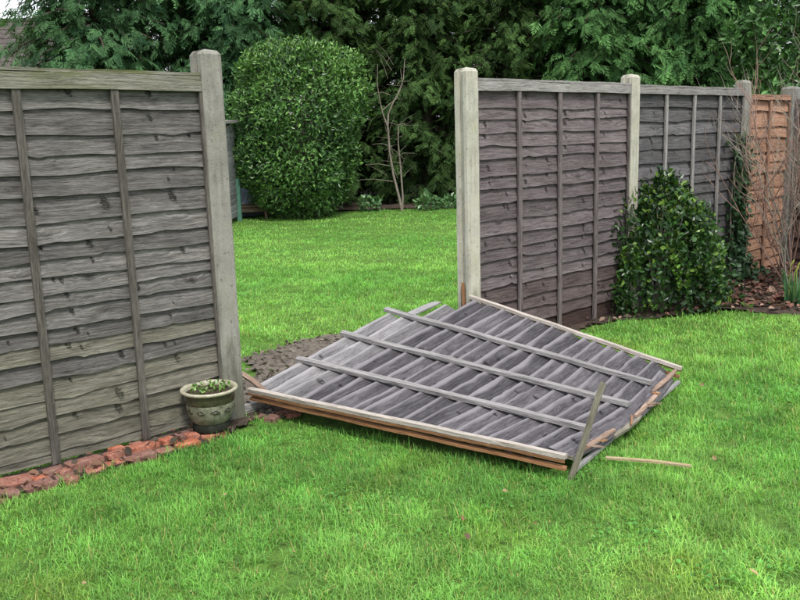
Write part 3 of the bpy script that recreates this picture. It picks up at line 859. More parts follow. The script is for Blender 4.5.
# ------------------------------------------------------------------ conifers and shrubs
def frond(seed, n=7, L=1.0):
    """a flat branching spray, tip drooping; Y along"""
    r = random.Random(seed)
    V, T = [], []
    def quad(p, d, l, w, z):
        px, py = -d[1], d[0]
        b = len(V)
        V.extend([(p[0], p[1], p[2]), (p[0] + d[0] * l * .5 + px * w, p[1] + d[1] * l * .5 + py * w, p[2] + z * .5),
                  (p[0] + d[0] * l, p[1] + d[1] * l, p[2] + z), (p[0] + d[0] * l * .5 - px * w, p[1] + d[1] * l * .5 - py * w, p[2] + z * .5)])
        T.extend([(b, b + 1, b + 2), (b, b + 2, b + 3)])
    for i in range(n):
        f = (i + .5) / n
        y = f * .86; z = -.28 * f * f
        for s in (-1, 1):
            l = (.44 * (1 - f) ** .8 + .10) * r.uniform(.75, 1.15)
            a = math.radians(r.uniform(32, 55))
            quad((0, y + r.uniform(-.03, .03), z), (s * math.sin(a), math.cos(a)), l, .036 + .016 * (1 - f), -.12 * l - .05 + r.uniform(-.06, .04))
    quad((0, .78, -.20), (0, 1), .24, .03, -.13)
    quad((0, .0, 0), (0.02, 1), .85, .012, -.24)
    return np.array(V), np.array(T)
FRONDS = [frond(s) for s in (1, 2, 3)]

def conifer_crown(seed, H, R, base, nb, per, droop, size, c_lo, c_hi, power=.75):
    rng = np.random.default_rng(seed)
    P, D, U, S, C = [], [], [], [], []
    limbs = []
    for b in range(nb):
        f = (b + rng.uniform(0, 1)) / nb
        z = base + (H - base) * f ** 1.1
        rad = R * ((1 - f) ** power * .9 + .1) * rng.uniform(.62, 1.12)
        if z < 1.6: rad *= .75 + .15 * z
        a = b * 2.39996 + rng.uniform(-.5, .5)
        d = np.array([math.cos(a), math.sin(a), 0])
        tips = []
        rise = rng.uniform(.02, .30)
        bc = rng.uniform(.65, 1.3)
        for k in range(per):
            s = .25 + .75 * (k + rng.uniform(0, 1)) / per
            rr_ = rad * s
            p = d * rr_ + np.array([0, 0, z + rad * (rise * s - droop * s * s)]) + rng.normal(size=3) * [.12, .12, .10] * (0.5 + rad * .35)
            P.append(p)
            side = np.array([-d[1], d[0], 0]) * rng.uniform(-1.0, 1.0)
            D.append(d * rng.uniform(.4, 1.0) + side + np.array([0, 0, rng.uniform(-.75, .05) - droop * .35]))
            U.append(np.array([0, 0, 1]) + rng.normal(size=3) * .38 + d * .3)
            S.append(size * rng.uniform(.65, 1.3) * (0.8 + .25 * (1 - s)))
            m = bc * rng.uniform(.7, 1.3)
            C.append((c_lo + (c_hi - c_lo) * min(1, max(0, rng.normal(.35 + .3 * s, .3)))) * m)
        limbs.append([np.array([0, 0, z - rad * .05]), d * rad * .5 + [0, 0, z + rad * (.5 * rise - droop * .25)], d * rad * .9 + [0, 0, z + rad * (rise * .9 - droop * .81)]])
    P, D, U, S, C = map(np.array, (P, D, U, S, C))
    X, Y, Z = frames(D, U)
    parts = []
    for k, (tv, tt) in enumerate(FRONDS):
        s = np.arange(len(P)) % 3 == k
        parts.append(scatter(tv, tt, P[s], X[s], Y[s], Z[s], S[s], C[s]))
    V, T, CC = merge(parts)
    crown = fast_mesh('crown', V, T, CC, M['conifer'])
    bm = MB()
    bm.tube([(0, 0, -.1), (.02, .01, H * .3), (-.02, .02, H * .65), (0, 0, H * .96)], [.16, .12, .07, .015], 8)
    trunk = bm.mesh('trunk', M['bark'])
    bm = MB()
    for l in limbs: bm.tube(l, [.035, .022, .006], 4, False)
    limb = bm.mesh('limbs', M['bark'])
    return crown, trunk, limb

A = np.array
KINDS = {
    'blue': conifer_crown(1, 8.5, 2.5, .6, 260, 42, .42, .32, A([.018, .054, .024]), A([.078, .165, .066])),
    'dark': conifer_crown(2, 8.5, 2.1, .4, 250, 36, .28, .29, A([.016, .040, .012]), A([.062, .115, .032])),
    'bright': conifer_crown(3, 8.0, 2.2, .4, 260, 42, .50, .32, A([.024, .068, .022]), A([.088, .190, .058])),
}
def conifer(kind, label, x, y, rz, s, sz=1.0):
    t = empty('conifer_tree', (x, y, 0), rz)
    tag(t, label, 'tree', 'conifers along the far boundary')
    for n, me in zip(('crown', 'trunk', 'limbs'), KINDS[kind]):
        o = link(n, me, t)
    t.scale = (s, s, s * sz)
    return t
conifer('blue', 'blue-green conifer beside the patch of white sky, at the top left', -6.3, 18.9, .4, 1.14, .95)
conifer('blue', 'blue-green drooping conifer between the left conifer and the rounded laurel', -3.55, 19.6, 2.2, 1.06, 1.05)
conifer('blue', 'blue-green conifer in the second row between the two drooping left conifers', -5.0, 22.0, 5.0, 1.15, 1.1)
conifer('dark', 'dark conifer directly behind the rounded laurel bush', -1.3, 20.3, 1.2, 1.05, 1.0)
conifer('dark', 'dark yew-like conifer behind the bare forked stems', .75, 19.7, 4.0, 1.0, 1.0)
conifer('dark', 'dark olive conifer above the post beside the gap', 2.5, 19.2, 5.1, .95, 1.05)
conifer('bright', 'bright green conifer with hanging sprays above the violet-grey panel', 4.35, 18.6, .3, 1.0, 1.0)
conifer('bright', 'fresh green conifer above the dark grey panel, left of the broad-leaved laurel', 6.35, 18.2, 2.9, 1.0, 1.05)
conifer('dark', 'dark conifer in the second row, last one at the right edge', 10.4, 20.6, 3.7, 1.15, 1.1)
conifer('dark', 'dark conifer in the second row, glimpsed left of the rounded laurel', -2.4, 22.3, 2.0, 1.1, 1.1)
conifer('dark', 'dark conifer in the second row, glimpsed right of the rounded laurel', -.2, 22.6, 3.3, 1.1, 1.1)
conifer('dark', 'dark conifer in the second row, glimpsed over the gap-side post', 1.8, 22.3, .9, 1.1, 1.1)
conifer('dark', 'dark conifer in the second row between the olive and bright green conifers', 3.6, 21.8, 4.4, 1.1, 1.1)
conifer('dark', 'dark conifer in the second row between the two bright green conifers', 5.6, 21.4, 5.4, 1.1, 1.1)
conifer('dark', 'dark conifer in the second row behind the laurel at the top right', 8.0, 21.0, .1, 1.1, 1.1)

def leaf_ball(seed, prof, n, size, c_lo, c_hi, flat=(1, 1), shell=.28, tv=BROAD_V, tt=BROAD_T, updir=.35, lump=.10, tips=.12, c_tip=None):
    """leaves spread through the outer part of a crown whose radius follows prof(z)"""
    rng = np.random.default_rng(seed)
    zs = A([p[0] for p in prof]); rs = A([p[1] for p in prof])
    z = rng.uniform(zs[0], zs[-1], n * 2)
    w = np.interp(z, zs, rs) / rs.max()
    z = z[rng.uniform(0, 1, n * 2) < .15 + .85 * w][:n]; n = len(z)
    a = rng.uniform(0, 6.283, n)
    r = np.interp(z, zs, rs)
    r *= 1 + lump * vnoise(a * 2.2, z * 2.4, 1.6, seed) + lump * .6 * vnoise(np.cos(a) * 6, z * 5 + np.sin(a) * 6, 1.2, seed + 3)
    dep = rng.beta(1.2, 4.0, n) * shell * 2
    out = rng.uniform(0, 1, n) < tips
    rr_ = r * (1 - dep) + out * rng.uniform(0, .10, n)
    P = np.stack([rr_ * np.cos(a) * flat[0], rr_ * np.sin(a) * flat[1], z + rng.normal(size=n) * .03], 1)
    dr = np.gradient(rs, zs); sl = np.interp(z, zs, dr)
    N = norm(np.stack([np.cos(a), np.sin(a), -np.clip(sl, -2.5, 2.5)], 1))
    D = rnd(n, 3, rng) + N * .7 + A([0, 0, updir])
    U = N * 1.0 + rnd(n, 3, rng) * .75 + A([0, 0, .35])
    X, Y, Z = frames(D, U)
    f = np.clip(rng.normal(.4, .28, n) + .25 * vnoise(a * 3, z * 3, 1.3, seed + 7), 0, 1)[:, None]
    C = c_lo + (c_hi - c_lo) * f
    if c_tip is not None:
        q = (rng.uniform(0, 1, n) < .10 + .10 * (z > zs[-1] * .7))[:, None]; C = np.where(q, c_tip, C)
    C = C * rng.uniform(.75, 1.25, (n, 1))
    return scatter(tv, tt, P, X, Y, Z, rng.uniform(.7, 1.25, n) * size, C)

def shrub(name, label, cat, loc, parts, stems, bark, mat='leaf', group=None):
    t = empty(name, loc)
    tag(t, label, cat, group)
    V, T, C = merge(parts)
    link('foliage', fast_mesh('foliage', V, T, C, M[mat]), t)
    bm = MB()
    for pth, rad in stems: bm.tube(pth, rad, 5, False)
    bm.build('stems', bark, t)
    return t

def up_stems(n, h, spread, r0, seed):
    r = random.Random(seed); o = []
    for i in range(n):
        a = r.uniform(0, 6.28); s = spread * r.uniform(.3, 1)
        o.append(([(.05 * math.cos(a), .05 * math.sin(a), -.03), (s * .4 * math.cos(a), s * .4 * math.sin(a), h * .4), (s * math.cos(a), s * math.sin(a), h * r.uniform(.75, .95))], [r0, r0 * .7, r0 * .2]))
    return o

lp = [(.04, .50), (.3, .90), (.75, 1.14), (1.3, 1.25), (1.9, 1.29), (2.5, 1.27), (2.9, 1.14), (3.12, .92), (3.25, .60), (3.32, .2)]
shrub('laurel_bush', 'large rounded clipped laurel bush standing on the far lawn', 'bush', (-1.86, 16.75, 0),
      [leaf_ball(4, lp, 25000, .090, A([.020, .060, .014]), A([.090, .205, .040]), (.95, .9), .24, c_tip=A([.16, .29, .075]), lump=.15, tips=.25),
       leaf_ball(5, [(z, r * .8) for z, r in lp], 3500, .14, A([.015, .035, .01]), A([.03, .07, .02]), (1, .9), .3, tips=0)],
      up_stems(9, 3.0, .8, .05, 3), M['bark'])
rp = [(.2, .8), (1, 1.2), (2.2, 1.5), (3.4, 1.5), (4.4, 1.3), (5.2, .9), (5.7, .3)]
shrub('laurel_tree', 'tall broad-leaved laurel above the orange panel at the top right', 'bush', (8.35, 17.6, 0),
      [leaf_ball(8, rp, 17000, .17, A([.022, .06, .016]), A([.07, .165, .045]), (1.3, 1), .24, c_tip=A([.13, .25, .08]), lump=.12)],
      up_stems(8, 4.6, .9, .06, 4), M['bark'])
# the glossy evergreen by the fence
ep = [(.02, .38), (.18, .46), (.42, .49), (.62, .46), (.76, .37), (.86, .26), (.95, .15), (1.04, .07), (1.10, .02)]
def shoots(seed, n, h0, h1, rad):
    rng = np.random.default_rng(seed); out = []
    for i in range(n):
        a = rng.uniform(0, 6.28); r_ = rad * math.sqrt(rng.uniform(0, 1)); top = rng.uniform(h0, h1) * (1 - .55 * (r_ / rad) ** 2)
        k = 16
        z = top - np.linspace(0, .16, k); P = np.stack([r_ * np.cos(a) + rng.normal(size=k) * .008, r_ * np.sin(a) * .75 + rng.normal(size=k) * .008, z], 1)
        q = rng.uniform(0, 6.28) + np.arange(k) * 2.4
        D = np.stack([np.cos(q), np.sin(q), np.full(k, .9)], 1); X, Y, Z = frames(D, A([0, 0, 1.0]) + rng.normal(size=(k, 3)) * .2)
        C = A([.075, .16, .025]) * rng.uniform(.6, 1.5, (k, 1))
        out.append(scatter(LEAF_V, LEAF_T, P, X, Y, Z, rng.uniform(.04, .06, k), C))
    return merge(out)
shrub('evergreen_bush', 'glossy dark green evergreen bush at the foot of the right fence', 'bush', (2.20, 7.0, 0.0),
      [leaf_ball(6, ep, 6500, .050, A([.007, .022, .007]), A([.036, .092, .02]), (1.02, .78), .26, LEAF_V, LEAF_T, .45, .46, .40, A([.11, .19, .03])),
       shoots(3, 80, .62, 1.10, .52)],
      up_stems(12, .95, .3, .012, 6), M['grey_twig'])

def ivy():
    rng = np.random.default_rng(12)
    n = 1500
    s = -.13 + rng.normal(size=n) * .075
    z = rng.uniform(0.02, 1.42, n) ** 1.0
    keep = rng.uniform(0, 1, n) < np.clip(1.25 - z * .62 + .35 * vnoise(s * 20, z * 7, 1, 2), .1, 1)
    s, z = s[keep], z[keep]; n = len(z)
    low = np.clip(.30 - z, 0, .3) * 1.0
    s = s + rng.normal(size=n) * low * .8
    nn = .06 + rng.uniform(0, .07, n) + low * rng.uniform(0, .8, n)
    P = np.stack([P4[0] + FD[0] * s + FN[0] * nn, P4[1] + FD[1] * s + FN[1] * nn, z], 1)
    base = A([*along(P4, -.13, .06), 0])
    D = rnd(n, 3, rng) + A([0, 0, -.5]); U = A([FN[0], FN[1], .5]) + rnd(n, 3, rng) * .6
    X, Y, Z = frames(D, U)
    f = rng.uniform(0, 1, (n, 1))
    C = A([.016, .038, .018]) + f * A([.03, .065, .022])
    V, T, CC = scatter(LEAF_V * [1.6, 1, 1], LEAF_T, P - base, X, Y, Z, rng.uniform(.035, .065, n), C)
    t = empty('ivy', base); tag(t, 'dark ivy climbing the fence where the dark grey panel meets its post', 'climbing plant')
    link('foliage', fast_mesh('foliage', V, T, CC, M['leaf']), t)
    bm = MB(); r = random.Random(4)
    for i in range(9):
        x = r.uniform(-.13, .12); pth = []
        for k in range(8):
            x += r.uniform(-.03, .03); pth.append((FD[0] * x + FN[0] * .01, FD[1] * x + FN[1] * .01, k * .19))
        bm.tube(pth, [.007 - .0007 * k for k in range(8)], 5, False)
    bm.build('stems', M['grey_twig'], t)
ivy()

def bare_shrub():
    t = empty('bare_shrub', (3.62, 7.55, 0)); tag(t, 'leafless shrub of thin reddish twigs in front of the orange panel', 'shrub')
    r = random.Random(77)
    red, grey = MB(), MB()
    def grow(bm, p, d, L, rad, depth):
        n = 6; pth = [p.copy()]; q = p.copy(); dd = d.copy(); pts = []
        for k in range(n):
            dd = (dd + Vector((r.uniform(-.16, .16), r.uniform(-.16, .16), r.uniform(-.05, .12)))).normalized()
            q = q + dd * L / n; pth.append(q.copy()); pts.append((q.copy(), dd.copy()))
        bm.tube(pth, [rad * (1 - .75 * k / n) for k in range(n + 1)], 4, False)
        if depth:
            for k in range(1, n):
                for _ in range(2 if depth > 1 else 1):
                    if r.random() < .8:
                        a = Vector((r.uniform(-1, 1), r.uniform(-1, 1), r.uniform(-.1, .7))).normalized()
                        grow(bm, pts[k][0], (pts[k][1] * .8 + a * .75).normalized(), L * r.uniform(.28, .5), rad * .5, depth - 1)
    for i in range(30):
        a = r.uniform(0, 6.28); s = r.uniform(.05, .46)
        grow(red if i % 3 else grey, Vector((.10 * math.cos(a), .08 * math.sin(a), 0)), Vector((s * math.cos(a), s * math.sin(a), 1)).normalized(), r.uniform(1.0, 1.75), .009, 2)
    red.build('red_twigs', M['twig'], t); grey.build('grey_twigs', M['grey_twig'], t)
bare_shrub()

def daffodils():
    rng = np.random.default_rng(9)
    t = empty('daffodil_clump', (3.30, 6.93, .02)); tag(t, 'clump of upright blue-green daffodil leaves and buds at the right edge', 'plant')
    bm = MB()
    V, T, C = [], [], []
    for i in range(60):
        a = rng.uniform(0, 6.28); r_ = .10 * math.sqrt(rng.uniform(0, 1)); h = rng.uniform(.20, .33); b = rng.uniform(.0, .13)
        w = rng.uniform(.005, .008); q = rng.uniform(0, 3.14)
        base = A([r_ * math.cos(a), r_ * math.sin(a), -.03]); lean = A([math.cos(a), math.sin(a), 0]) * b
        wd = A([math.cos(q), math.sin(q), 0]) * w
        c = A([.055, .14, .06]) * rng.uniform(.6, 1.4)
        k0 = len(V)
        for k in range(5):
            f = k / 4; p = base + lean * f * f + A([0, 0, h * f]); ww = wd * (1 - .75 * f ** 3)
            V += [p - ww, p + ww]; C += [c * (1 + .2 * f)] * 2
        for k in range(4):
            o = k0 + 2 * k; T += [(o, o + 1, o + 3), (o, o + 3, o + 2)]
    link('leaves', fast_mesh('leaves', A(V), A(T), A(C), M['grass']), t)
    bud = simple('yellow_bud', (.10, .16, .03), (.30, .29, .05), 40, .6, .3, .1, .002)
    for i in range(5):
        a = i * 1.3; p = Vector((.06 * math.cos(a), .06 * math.sin(a), 0)); h = .27 + .02 * (i % 3)
        bm = MB(); bm.tube([p, p + Vector((0, 0, h)), p + Vector((.008, 0, h + .018)), p + Vector((.018, -.006, h + .04)), p + Vector((.024, -.01, h + .055))], [.003, .003, .006, .008, .002], 6); bm.build('bud', bud, t)
daffodils()

def forked_shrub():
    loc = (.10, 17.3, 0)
    t = empty('forked_sapling', loc); tag(t, 'bare sapling with two pale forked stems right of the rounded laurel', 'sapling')
    def st(pts, r0, r1):
        bm = MB(); n = len(pts)
        bm.tube([Vector(p) for p in pts], [.75 * (r0 + (r1 - r0) * k / (n - 1)) for k in range(n)], 7, False); bm.build('stem', M['pale_bark'], t)
    st([(0, 0, -.05), (-.05, 0, .25), (-.16, .02, .75), (-.22, .0, 1.2), (-.24, .02, 1.7), (-.22, .03, 1.95)], .038, .024)
    st([(.0, .02, -.05), (.02, .03, .3), (-.01, .05, .9), (-.04, .03, 1.35), (-.03, .02, 1.72)], .030, .016)
    st([(-.22, .03, 1.93), (-.12, .03, 2.15), (.0, .04, 2.35), (.10, .05, 2.6), (.14, .05, 3.0)], .022, .009)
    st([(-.24, .02, 1.68), (-.33, .02, 1.95), (-.38, .02, 2.2), (-.42, .03, 2.5), (-.40, .03, 2.9)], .020, .007)
    st([(-.34, .02, 2.0), (-.2, .02, 2.12), (-.05, .03, 2.22), (.08, .02, 2.5), (.05, .02, 2.8)], .014, .006)
    st([(-.03, .02, 1.7), (.05, .03, 1.74), (.12, .03, 1.72)], .012, .006)
    r = random.Random(8)
    for k in range(26):
        z = r.uniform(.5, 2.9); x = -.12 + r.uniform(-.2, .2); dx, dz = r.uniform(-.5, .5), r.uniform(-.05, .45)
        st([(x, .02, z), (x + dx * .5, r.uniform(-.1, .1), z + dz * .6), (x + dx, r.uniform(-.2, .2), z + dz)], .006, .002)
    for k, (z, l) in enumerate(((.9, -.55), (.6, -.75), (1.3, -.4), (2.3, -.3), (1.1, .45), (2.5, .4))):
        st([(-.17 if l < 0 else -.02, .02, z), (-.17 + l * .5, .0, z + .06), (-.17 + l, -.03, z + .05)], .009, .004)
forked_shrub()

# low plants at the foot of the far trees
for i, (x, y, s, lab) in enumerate(((.62, 17.25, 1.0, 'small leafy clump on the far lawn edge, right of the bare sapling'),
                                     (-.55, 17.45, .9, 'small leafy clump on the far lawn edge, between the laurel and the bare sapling'),
                                     (1.15, 17.4, .8, 'small leafy clump on the far lawn edge beside the gap-side post'))):
    pr = [(.02, .12 * s), (.1, .2 * s), (.2, .18 * s), (.3 * s, .08)]
    shrub('ground_plant', lab, 'plant', (x, y, 0), [leaf_ball(30 + i, pr, 160, .11, A([.04, .10, .03]), A([.12, .22, .09]), tv=LEAF_V, tt=LEAF_T)], up_stems(4, .2, .1, .006, i), M['grey_twig'])

# ------------------------------------------------------------------ far garden things, left of the laurel
def far_things():
    greyboard = wood('far_grey_boards', (.12, .12, .12), (.24, .245, .25), (.36, .37, .375), .1, k=.9)
    greenp = simple('green_paint', (.035, .10, .07), (.06, .155, .11), 8, .6, .3, .1)
    t = empty('garden_shed', (-4.22, 14.6, 0)); tag(t, 'grey boarded shed with a flat roof edge and green corner, peeping past the left post', 'shed')
    # walls of horizontal boards: front (to the camera) and right-hand side
    for k in range(15):
        z0 = .10 + k * .112; m = greyboard if k > 5 else greenp
        bm = MB(); bm.beam([(-1.2, 0, z0 + .05), (1.2, 0, z0 + .05)], Vector((0, .011, 0)), Vector((0, .006, .054))); bm.build('board', greyboard, t)
        bm = MB(); bm.beam([(1.19, .02, z0 + .05), (1.19, 1.6, z0 + .05)], Vector((.011, 0, 0)), Vector((.006, 0, .054))); bm.build('board', greyboard, t)
    bm = MB(); bm.beam([(1.225, 1.58, 0), (1.225, 1.58, .80)], Vector((.04, 0, 0)), Vector((0, .04, 0))); bm.build('green_corner_trim', greenp, t)
    bm = MB(); bm.beam([(1.205, -.012, .0), (1.205, -.012, 1.77)], Vector((.022, 0, 0)), Vector((0, .022, 0))); bm.build('corner_trim', greyboard, t)
    bm = MB(); bm.beam([(0, -.10, 1.80), (0, 1.70, 1.86)], Vector((1.30, 0, 0)), Vector((0, 0, .022))); bm.build('roof', M['rail_mid'], t)
    bm = MB(); bm.beam([(-1.2, 1.6, .9), (1.2, 1.6, .9)], Vector((0, .012, 0)), Vector((0, 0, .85))); bm.build('back_wall', greyboard, t)
    bm = MB(); bm.beam([(-1.19, .02, .9), (-1.19, 1.6, .9)], Vector((.012, 0, 0)), Vector((0, 0, .85))); bm.build('side_wall', greyboard, t)
    # low wooden trestle
    wd = wood('trestle_wood', (.16, .11, .07), (.30, .22, .15), (.42, .33, .24), 0)
    t = empty('low_trestle', (-2.98, 16.6, 0)); tag(t, 'low brown wooden trestle between the shed and the laurel', 'trestle')
    for x in (-.45, .45):
        for y in (-.2, .2):
            bm = MB(); bm.beam([(x, y, -.03), (x, y, .70 if (x < 0 and y < 0) else .22)], Vector((.025, 0, 0)), Vector((0, .025, 0))); bm.build('leg', wd, t)
    for y in (-.23, .23):
        bm = MB(); bm.beam([(-.5, y, .19), (.5, y, .19)], Vector((0, .014, 0)), Vector((0, 0, .04))); bm.build('rail', wd, t)
    bm = MB(); bm.beam([(-.42, 0, .255), (.5, 0, .255)], Vector((0, .26, 0)), Vector((0, 0, .016))); bm.build('top', wd, t)
    # sheeted heap
    sheetm = simple('pale_blue_sheet', (.07, .095, .13), (.20, .24, .29), 6, .5, .3, .5, .03)
    rng = np.random.default_rng(3)
    bm = MB(); rows = []
    for i in range(9):
        f = i / 8
        row = []
        for j in range(19):
            q = 6.283 * j / 18
            r_ = .42 * (1 - f ** 2.2) ** .6 * (1 + .10 * math.sin(5 * q + i * .5) + .05 * math.sin(9 * q))
            row.append((r_ * math.cos(q) * 1.0, r_ * math.sin(q) * .7, .56 * f + .02))
        rows.append(row)
    bm.strip(rows, [[(0, 0)] * 19] * 9)
    o = bm.build('sheeted_heap', sheetm, None, loc=(-3.12, 17.2, 0)); tag(o, 'pale blue sheet bundled over a heap behind the low trestle', 'tarpaulin')
far_things()

# ------------------------------------------------------------------ house beyond the trees, top left
def house():
    t = empty('house', (-20.0, 42.0, 0)); tag(t, 'distant house with a brown tiled roof under the white sky, top left', 'house')
    wallm = simple('brown_brick_wall', (.22, .12, .08), (.36, .22, .16), 9, .9, .2, .3)
    tile = NT('brown_roof_tiles'); co = tile.node('TexCoord').outputs['Object']; oi = tile.node('ObjectInfo')
    n = tile.noise(co, 7, 5, .7)
    c = tile.ramp(n, [(.35, (.035, .03, .027)), (.65, (.08, .068, .06))])
    tile.principled(c, .9, .2, tile.bump(n, .5, .02)); tile = tile.m
    bm = MB(); W, D, He, Hr = 8.0, 4.0, 4.2, 7.4
    for a, b, c_, d in (((-W, -D), (W, -D), 0, 0), ((W, -D), (W, D), 0, 0), ((W, D), (-W, D), 0, 0), ((-W, D), (-W, -D), 0, 0)):
        bm.poly([(*a, 0), (*b, 0), (*b, He), (*a, He)])
    bm.poly([(W, -D, He), (W, D, He), (W, 0, Hr - .1)]); bm.poly([(-W, D, He), (-W, -D, He), (-W, 0, Hr - .1)])
    bm.build('wall', wallm, t)
    rf = MB(); rf.poly([(-W - .3, -D - .4, He - .36), (W + .3, -D - .4, He - .36), (W + .3, 0, Hr - .04), (-W - .3, 0, Hr - .04)]); rf.poly([(W + .3, D + .4, He - .36), (-W - .3, D + .4, He - .36), (-W - .3, 0, Hr - .04), (W + .3, 0, Hr - .04)])
    roof = rf.build('roof', tile, t)
    r = random.Random(2)
    for k in range(15):      # tile courses, each with a ragged edge and a step
        f0, f1 = k / 15, (k + 1.12) / 15
        p = lambda x, f, h: (x, -D - .4 + (D + .4) * f, He - .36 + (Hr - .04 - He + .36) * f + h)
        bm = MB(); xs = [-W - .3 + (2 * W + .6) * i / 64 for i in range(65)]
        bm.strip([[p(x, f0, .055 + r.uniform(0, .02)) for x in xs], [p(x, min(f1, 1), .03) for x in xs]], [[(x, 0) for x in xs], [(x, 1) for x in xs]])
        bm.strip([[p(x, f0, 0) for x in xs], [p(x, f0, .06) for x in xs]], [[(x, 0) for x in xs], [(x, 1) for x in xs]])
        bm.build('tile_course', tile, roof)
    bm = MB(); bm.tube([(-W - .3, 0, Hr), (W + .3, 0, Hr)], .12, 8); bm.build('ridge_tiles', tile, roof)
house()

# ------------------------------------------------------------------ grass, leaf litter
def blade(bend, seg=2):
    V = [(-.5, 0, 0), (.5, 0, 0), (-.38, bend * .28, .55), (.38, bend * .28, .55), (0, bend, 1.0 - .25 * bend * bend)]
    T = [(0, 1, 3), (0, 3, 2), (2, 3, 4)]
    return A(V, float), A(T)
BLADES = [blade(b) for b in (.15, .45, .8, 1.15)]
PANEL_POLY = [(LS[0].x, LS[0].y), (LT[0].x, LT[0].y), (LT[4].x, LT[4].y), (LS[4].x, LS[4].y), (LS[3].x, LS[3].y)]
def shrink(poly, k):
    cx = sum(p[0] for p in poly) / len(poly); cy = sum(p[1] for p in poly) / len(poly)
    return [(cx + (x - cx) * k, cy + (y - cy) * k) for x, y in poly]
def lawn():
    rng = np.random.default_rng(21)
    xs, ys, ws = [], [], []
    #       y0   y1   half-width slope+margin   blades per m2
    bands = [(1.8, 3.0, 24000), (3.0, 4.2, 22000), (4.2, 5.6, 14500), (5.6, 7.4, 9000), (7.4, 10, 4300), (10, 13.5, 2100), (13.5, 18.2, 1150)]
    for y0, y1, dens in bands:
        hw = .48 * y1 + .7
        n = int(dens * 2 * hw * (y1 - y0))
        xs.append(rng.uniform(-hw, hw, n)); ys.append(rng.uniform(y0, y1, n))
    x, y = np.concatenate(xs), np.concatenate(ys)
    side = (x - P1[0]) * FN[0] + (y - P1[1]) * FN[1]
    s = (x - P1[0]) * FD[0] + (y - P1[1]) * FD[1]
    keep = ~in_poly(x, y, BED) & ~in_poly(x + .02 * vnoise(x, y, 20), y, PATCH) & ~in_poly(x, y, BORDER) & ~in_poly(x, y, shrink(PANEL_POLY, .93))
    brick = (s < .05) & (side > -.02) & (side < .235 + .03 * vnoise(x, y, 14)) & (s > -2.0)
    # the right-hand lawn beyond the standing fence is never in view
    hid = (side < -.25) & ((x < -.30 * y - .5) | ((s > 2.3) & (x > .16 * y + .5)))
    keep &= ~brick & ~hid & (np.abs(side) > .05) | ((side > .05) & (s > .1) & (s < 1.7) & ~in_poly(x, y, PATCH) & ~in_poly(x, y, shrink(PANEL_POLY, .93)))
    keep &= ~in_poly(x, y, BED)
    thin = .86 + .35 * vnoise(x, y, 2.6, 3) + .25 * vnoise(x, y, 7.0, 11)
    keep &= rng.uniform(0, 1, len(x)) < np.where(vnoise(x, y, 15, 2) + .4 * vnoise(x, y, 40, 8) > 1.12, .12, np.clip(thin + .2, .45, 1))
    x, y, side, s = x[keep], y[keep], side[keep], s[keep]; n = len(x)
    d = np.hypot(x, y)
    P = np.stack([x, y, ground_z(x, y) - .004], 1)
    a = rng.uniform(0, 6.283, n) + .8 * vnoise(x, y, 1.7, 6)
    D = np.stack([np.cos(a), np.sin(a), np.zeros(n)], 1); Xa = np.stack([-np.sin(a), np.cos(a), np.zeros(n)], 1)
    tilt = np.abs(rng.normal(0, .55, n))[:, None]
    Zu = norm(A([0, 0, 1.0]) + D * tilt); Yb = norm(D - Zu * (D * Zu).sum(1, keepdims=True))
    h = rng.gamma(7, .0044, n) * (1 + .32 * vnoise(x, y, 3.1, 1) + .22 * vnoise(x, y, 9, 8) + .28 * vnoise(x, y, 28, 15)).clip(.4, 2.2)
    h = h.clip(.018, .13) * np.where(y > 9, .85, 1.0)
    w = rng.uniform(.0020, .0036, n) * np.clip(d / 3.6, 1, 4)
    S = np.stack([w, h * rng.uniform(.4, 1, n), h], 1)
    f1 = (.5 + .5 * vnoise(x, y, 2.2, 13)).clip(0, 1)[:, None]; f2 = (.5 + .5 * vnoise(x, y, 8, 17)).clip(0, 1)[:, None]
    f3 = (.5 + .5 * vnoise(x, y, 26, 4)).clip(0, 1)[:, None]
    C = A([.155, .380, .070]) * (1 - f1) + A([.255, .490, .105]) * f1
    C = C * (.74 + .40 * f2) * (.82 + .36 * f3) * (1 + rng.uniform(-.36, .36, (n, 1)) * np.where(y > 7.5, .45, 1.0)[:, None])
    moss = ((vnoise(x, y, 3.3, 12) + .5 * vnoise(x, y, 13, 1)) > .75)[:, None] & (y < 6)[:, None]; C = np.where(moss, C * [1.12, .95, .9], C)
    yel = (rng.uniform(0, 1, n) < np.where(y > 7.5, .015, .06))[:, None]; C = np.where(yel, A([.42, .38, .14]) * rng.uniform(.5, 1.2, (n, 1)), C)
    dk = (rng.uniform(0, 1, n) < .10)[:, None]; C = np.where(dk, C * [.5, .62, .75], C)
    parts = []
    pick = rng.integers(0, 4, n)
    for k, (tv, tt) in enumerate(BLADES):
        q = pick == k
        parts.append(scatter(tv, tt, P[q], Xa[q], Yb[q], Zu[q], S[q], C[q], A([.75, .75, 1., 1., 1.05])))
    # clover and small broad-leaved weeds in patches
    m = 26000
    wx, wy = rng.uniform(-2.6, 3.2, m), rng.uniform(1.8, 5.2, m)
    sd_ = (wx - P1[0]) * FN[0] + (wy - P1[1]) * FN[1]
    kp = (vnoise(wx, wy, 4.4, 19) + .3 * vnoise(wx, wy, 14, 3) > .55) & (sd_ > .3) & ~in_poly(wx, wy, PANEL_POLY)
    wx, wy = wx[kp], wy[kp]; m = len(wx)
    P = np.stack([wx, wy, ground_z(wx, wy) + rng.uniform(.006, .034, m)], 1)
    D = rnd(m, 3, rng) * [1, 1, .35]; X, Y, Z = frames(D, A([0, 0, 1.0]) + rnd(m, 3, rng) * .35)
    C = A([.085, .25, .045]) * rng.uniform(.6, 1.5, (m, 1))
    parts.append(scatter(LEAF_V * [1.5, 1, 1], LEAF_T, P, X, Y, Z, rng.uniform(.010, .021, m), C))
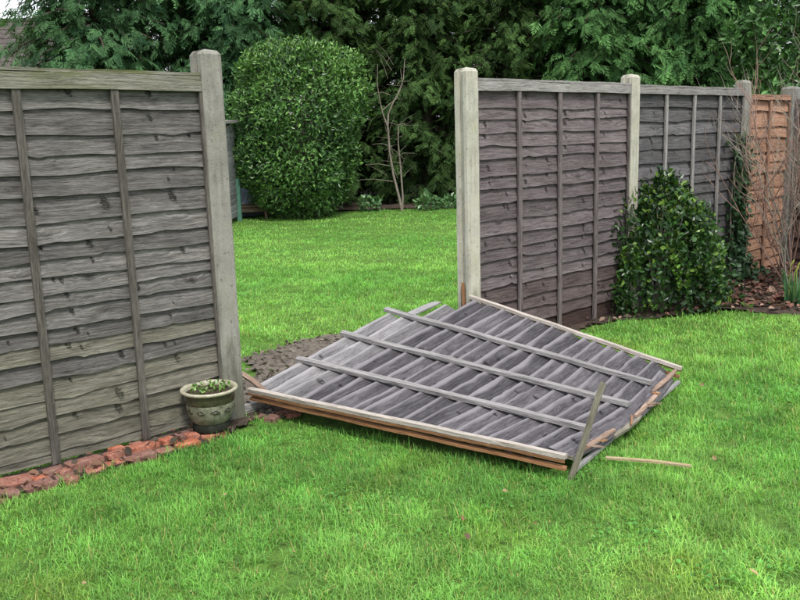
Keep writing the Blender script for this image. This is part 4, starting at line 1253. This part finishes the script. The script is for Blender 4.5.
    V, T, CC = merge(parts)
    tag(link('lawn_grass', fast_mesh('lawn_grass', V, T, CC, M['grass'])), kind='stuff')
    print('grass blades', n, 'tris', len(T))
lawn()

def litter(name, polys, n, size, cols, z, seed):
    rng = np.random.default_rng(seed)
    out = []
    for poly, k in polys:
        px = [p[0] for p in poly]; py = [p[1] for p in poly]
        x = rng.uniform(min(px), max(px), k * 3); y = rng.uniform(min(py), max(py), k * 3)
        q = in_poly(x, y, poly); x, y = x[q][:k], y[q][:k]; out.append(np.stack([x, y, ground_z(x, y) + z + rng.uniform(0, .02, len(x))], 1))
    P = np.concatenate(out); n = len(P)
    D = rnd(n, 3, rng) * [1, 1, .4]; X, Y, Z = frames(D, A([0, 0, 1.0]) + rnd(n, 3, rng) * .6)
    C = A(cols)[rng.integers(0, len(cols), n)] * rng.uniform(.6, 1.3, (n, 1))
    V, T, CC = scatter(LEAF_V * [1.2, 1, 1.4], LEAF_T, P, X, Y, Z, rng.uniform(.6, 1.3, n) * size, C)
    tag(link(name, fast_mesh(name, V, T, CC, M['litter'])), kind='stuff')
RIGHT = [along(P3, .75, .0), (2.62, 6.95), (2.95, 6.75), (3.3, 6.6), (4.6, 6.6), along(P5, .3, .05), along(P4, 0, .05)]
litter('bed_leaf_litter', [(RIGHT, 1500), (BED, 500)], 0, .06, [(.10, .045, .035), (.15, .075, .055), (.065, .035, .03), (.21, .14, .105), (.045, .03, .025)], .03, 5)
litter('patch_leaf_litter', [(PATCH, 1100)], 0, .032, [(.08, .064, .05), (.12, .098, .078), (.05, .042, .036), (.16, .135, .11), (.07, .085, .04)], .012, 6)
litter('edging_leaf_litter', [(STRIP, 160)], 0, .04, [(.11, .06, .04), (.05, .04, .03), (.19, .10, .07)], .03, 7)
LAWN = [(-1.6, 2.4), (1.4, 2.3), (3.0, 6.2), (1.7, 6.2), (.2, 3.4), (-.9, 3.8)]
litter('lawn_fallen_leaves', [(LAWN, 16)], 0, .03, [(.13, .07, .04), (.24, .17, .09), (.07, .05, .03)], .035, 8)
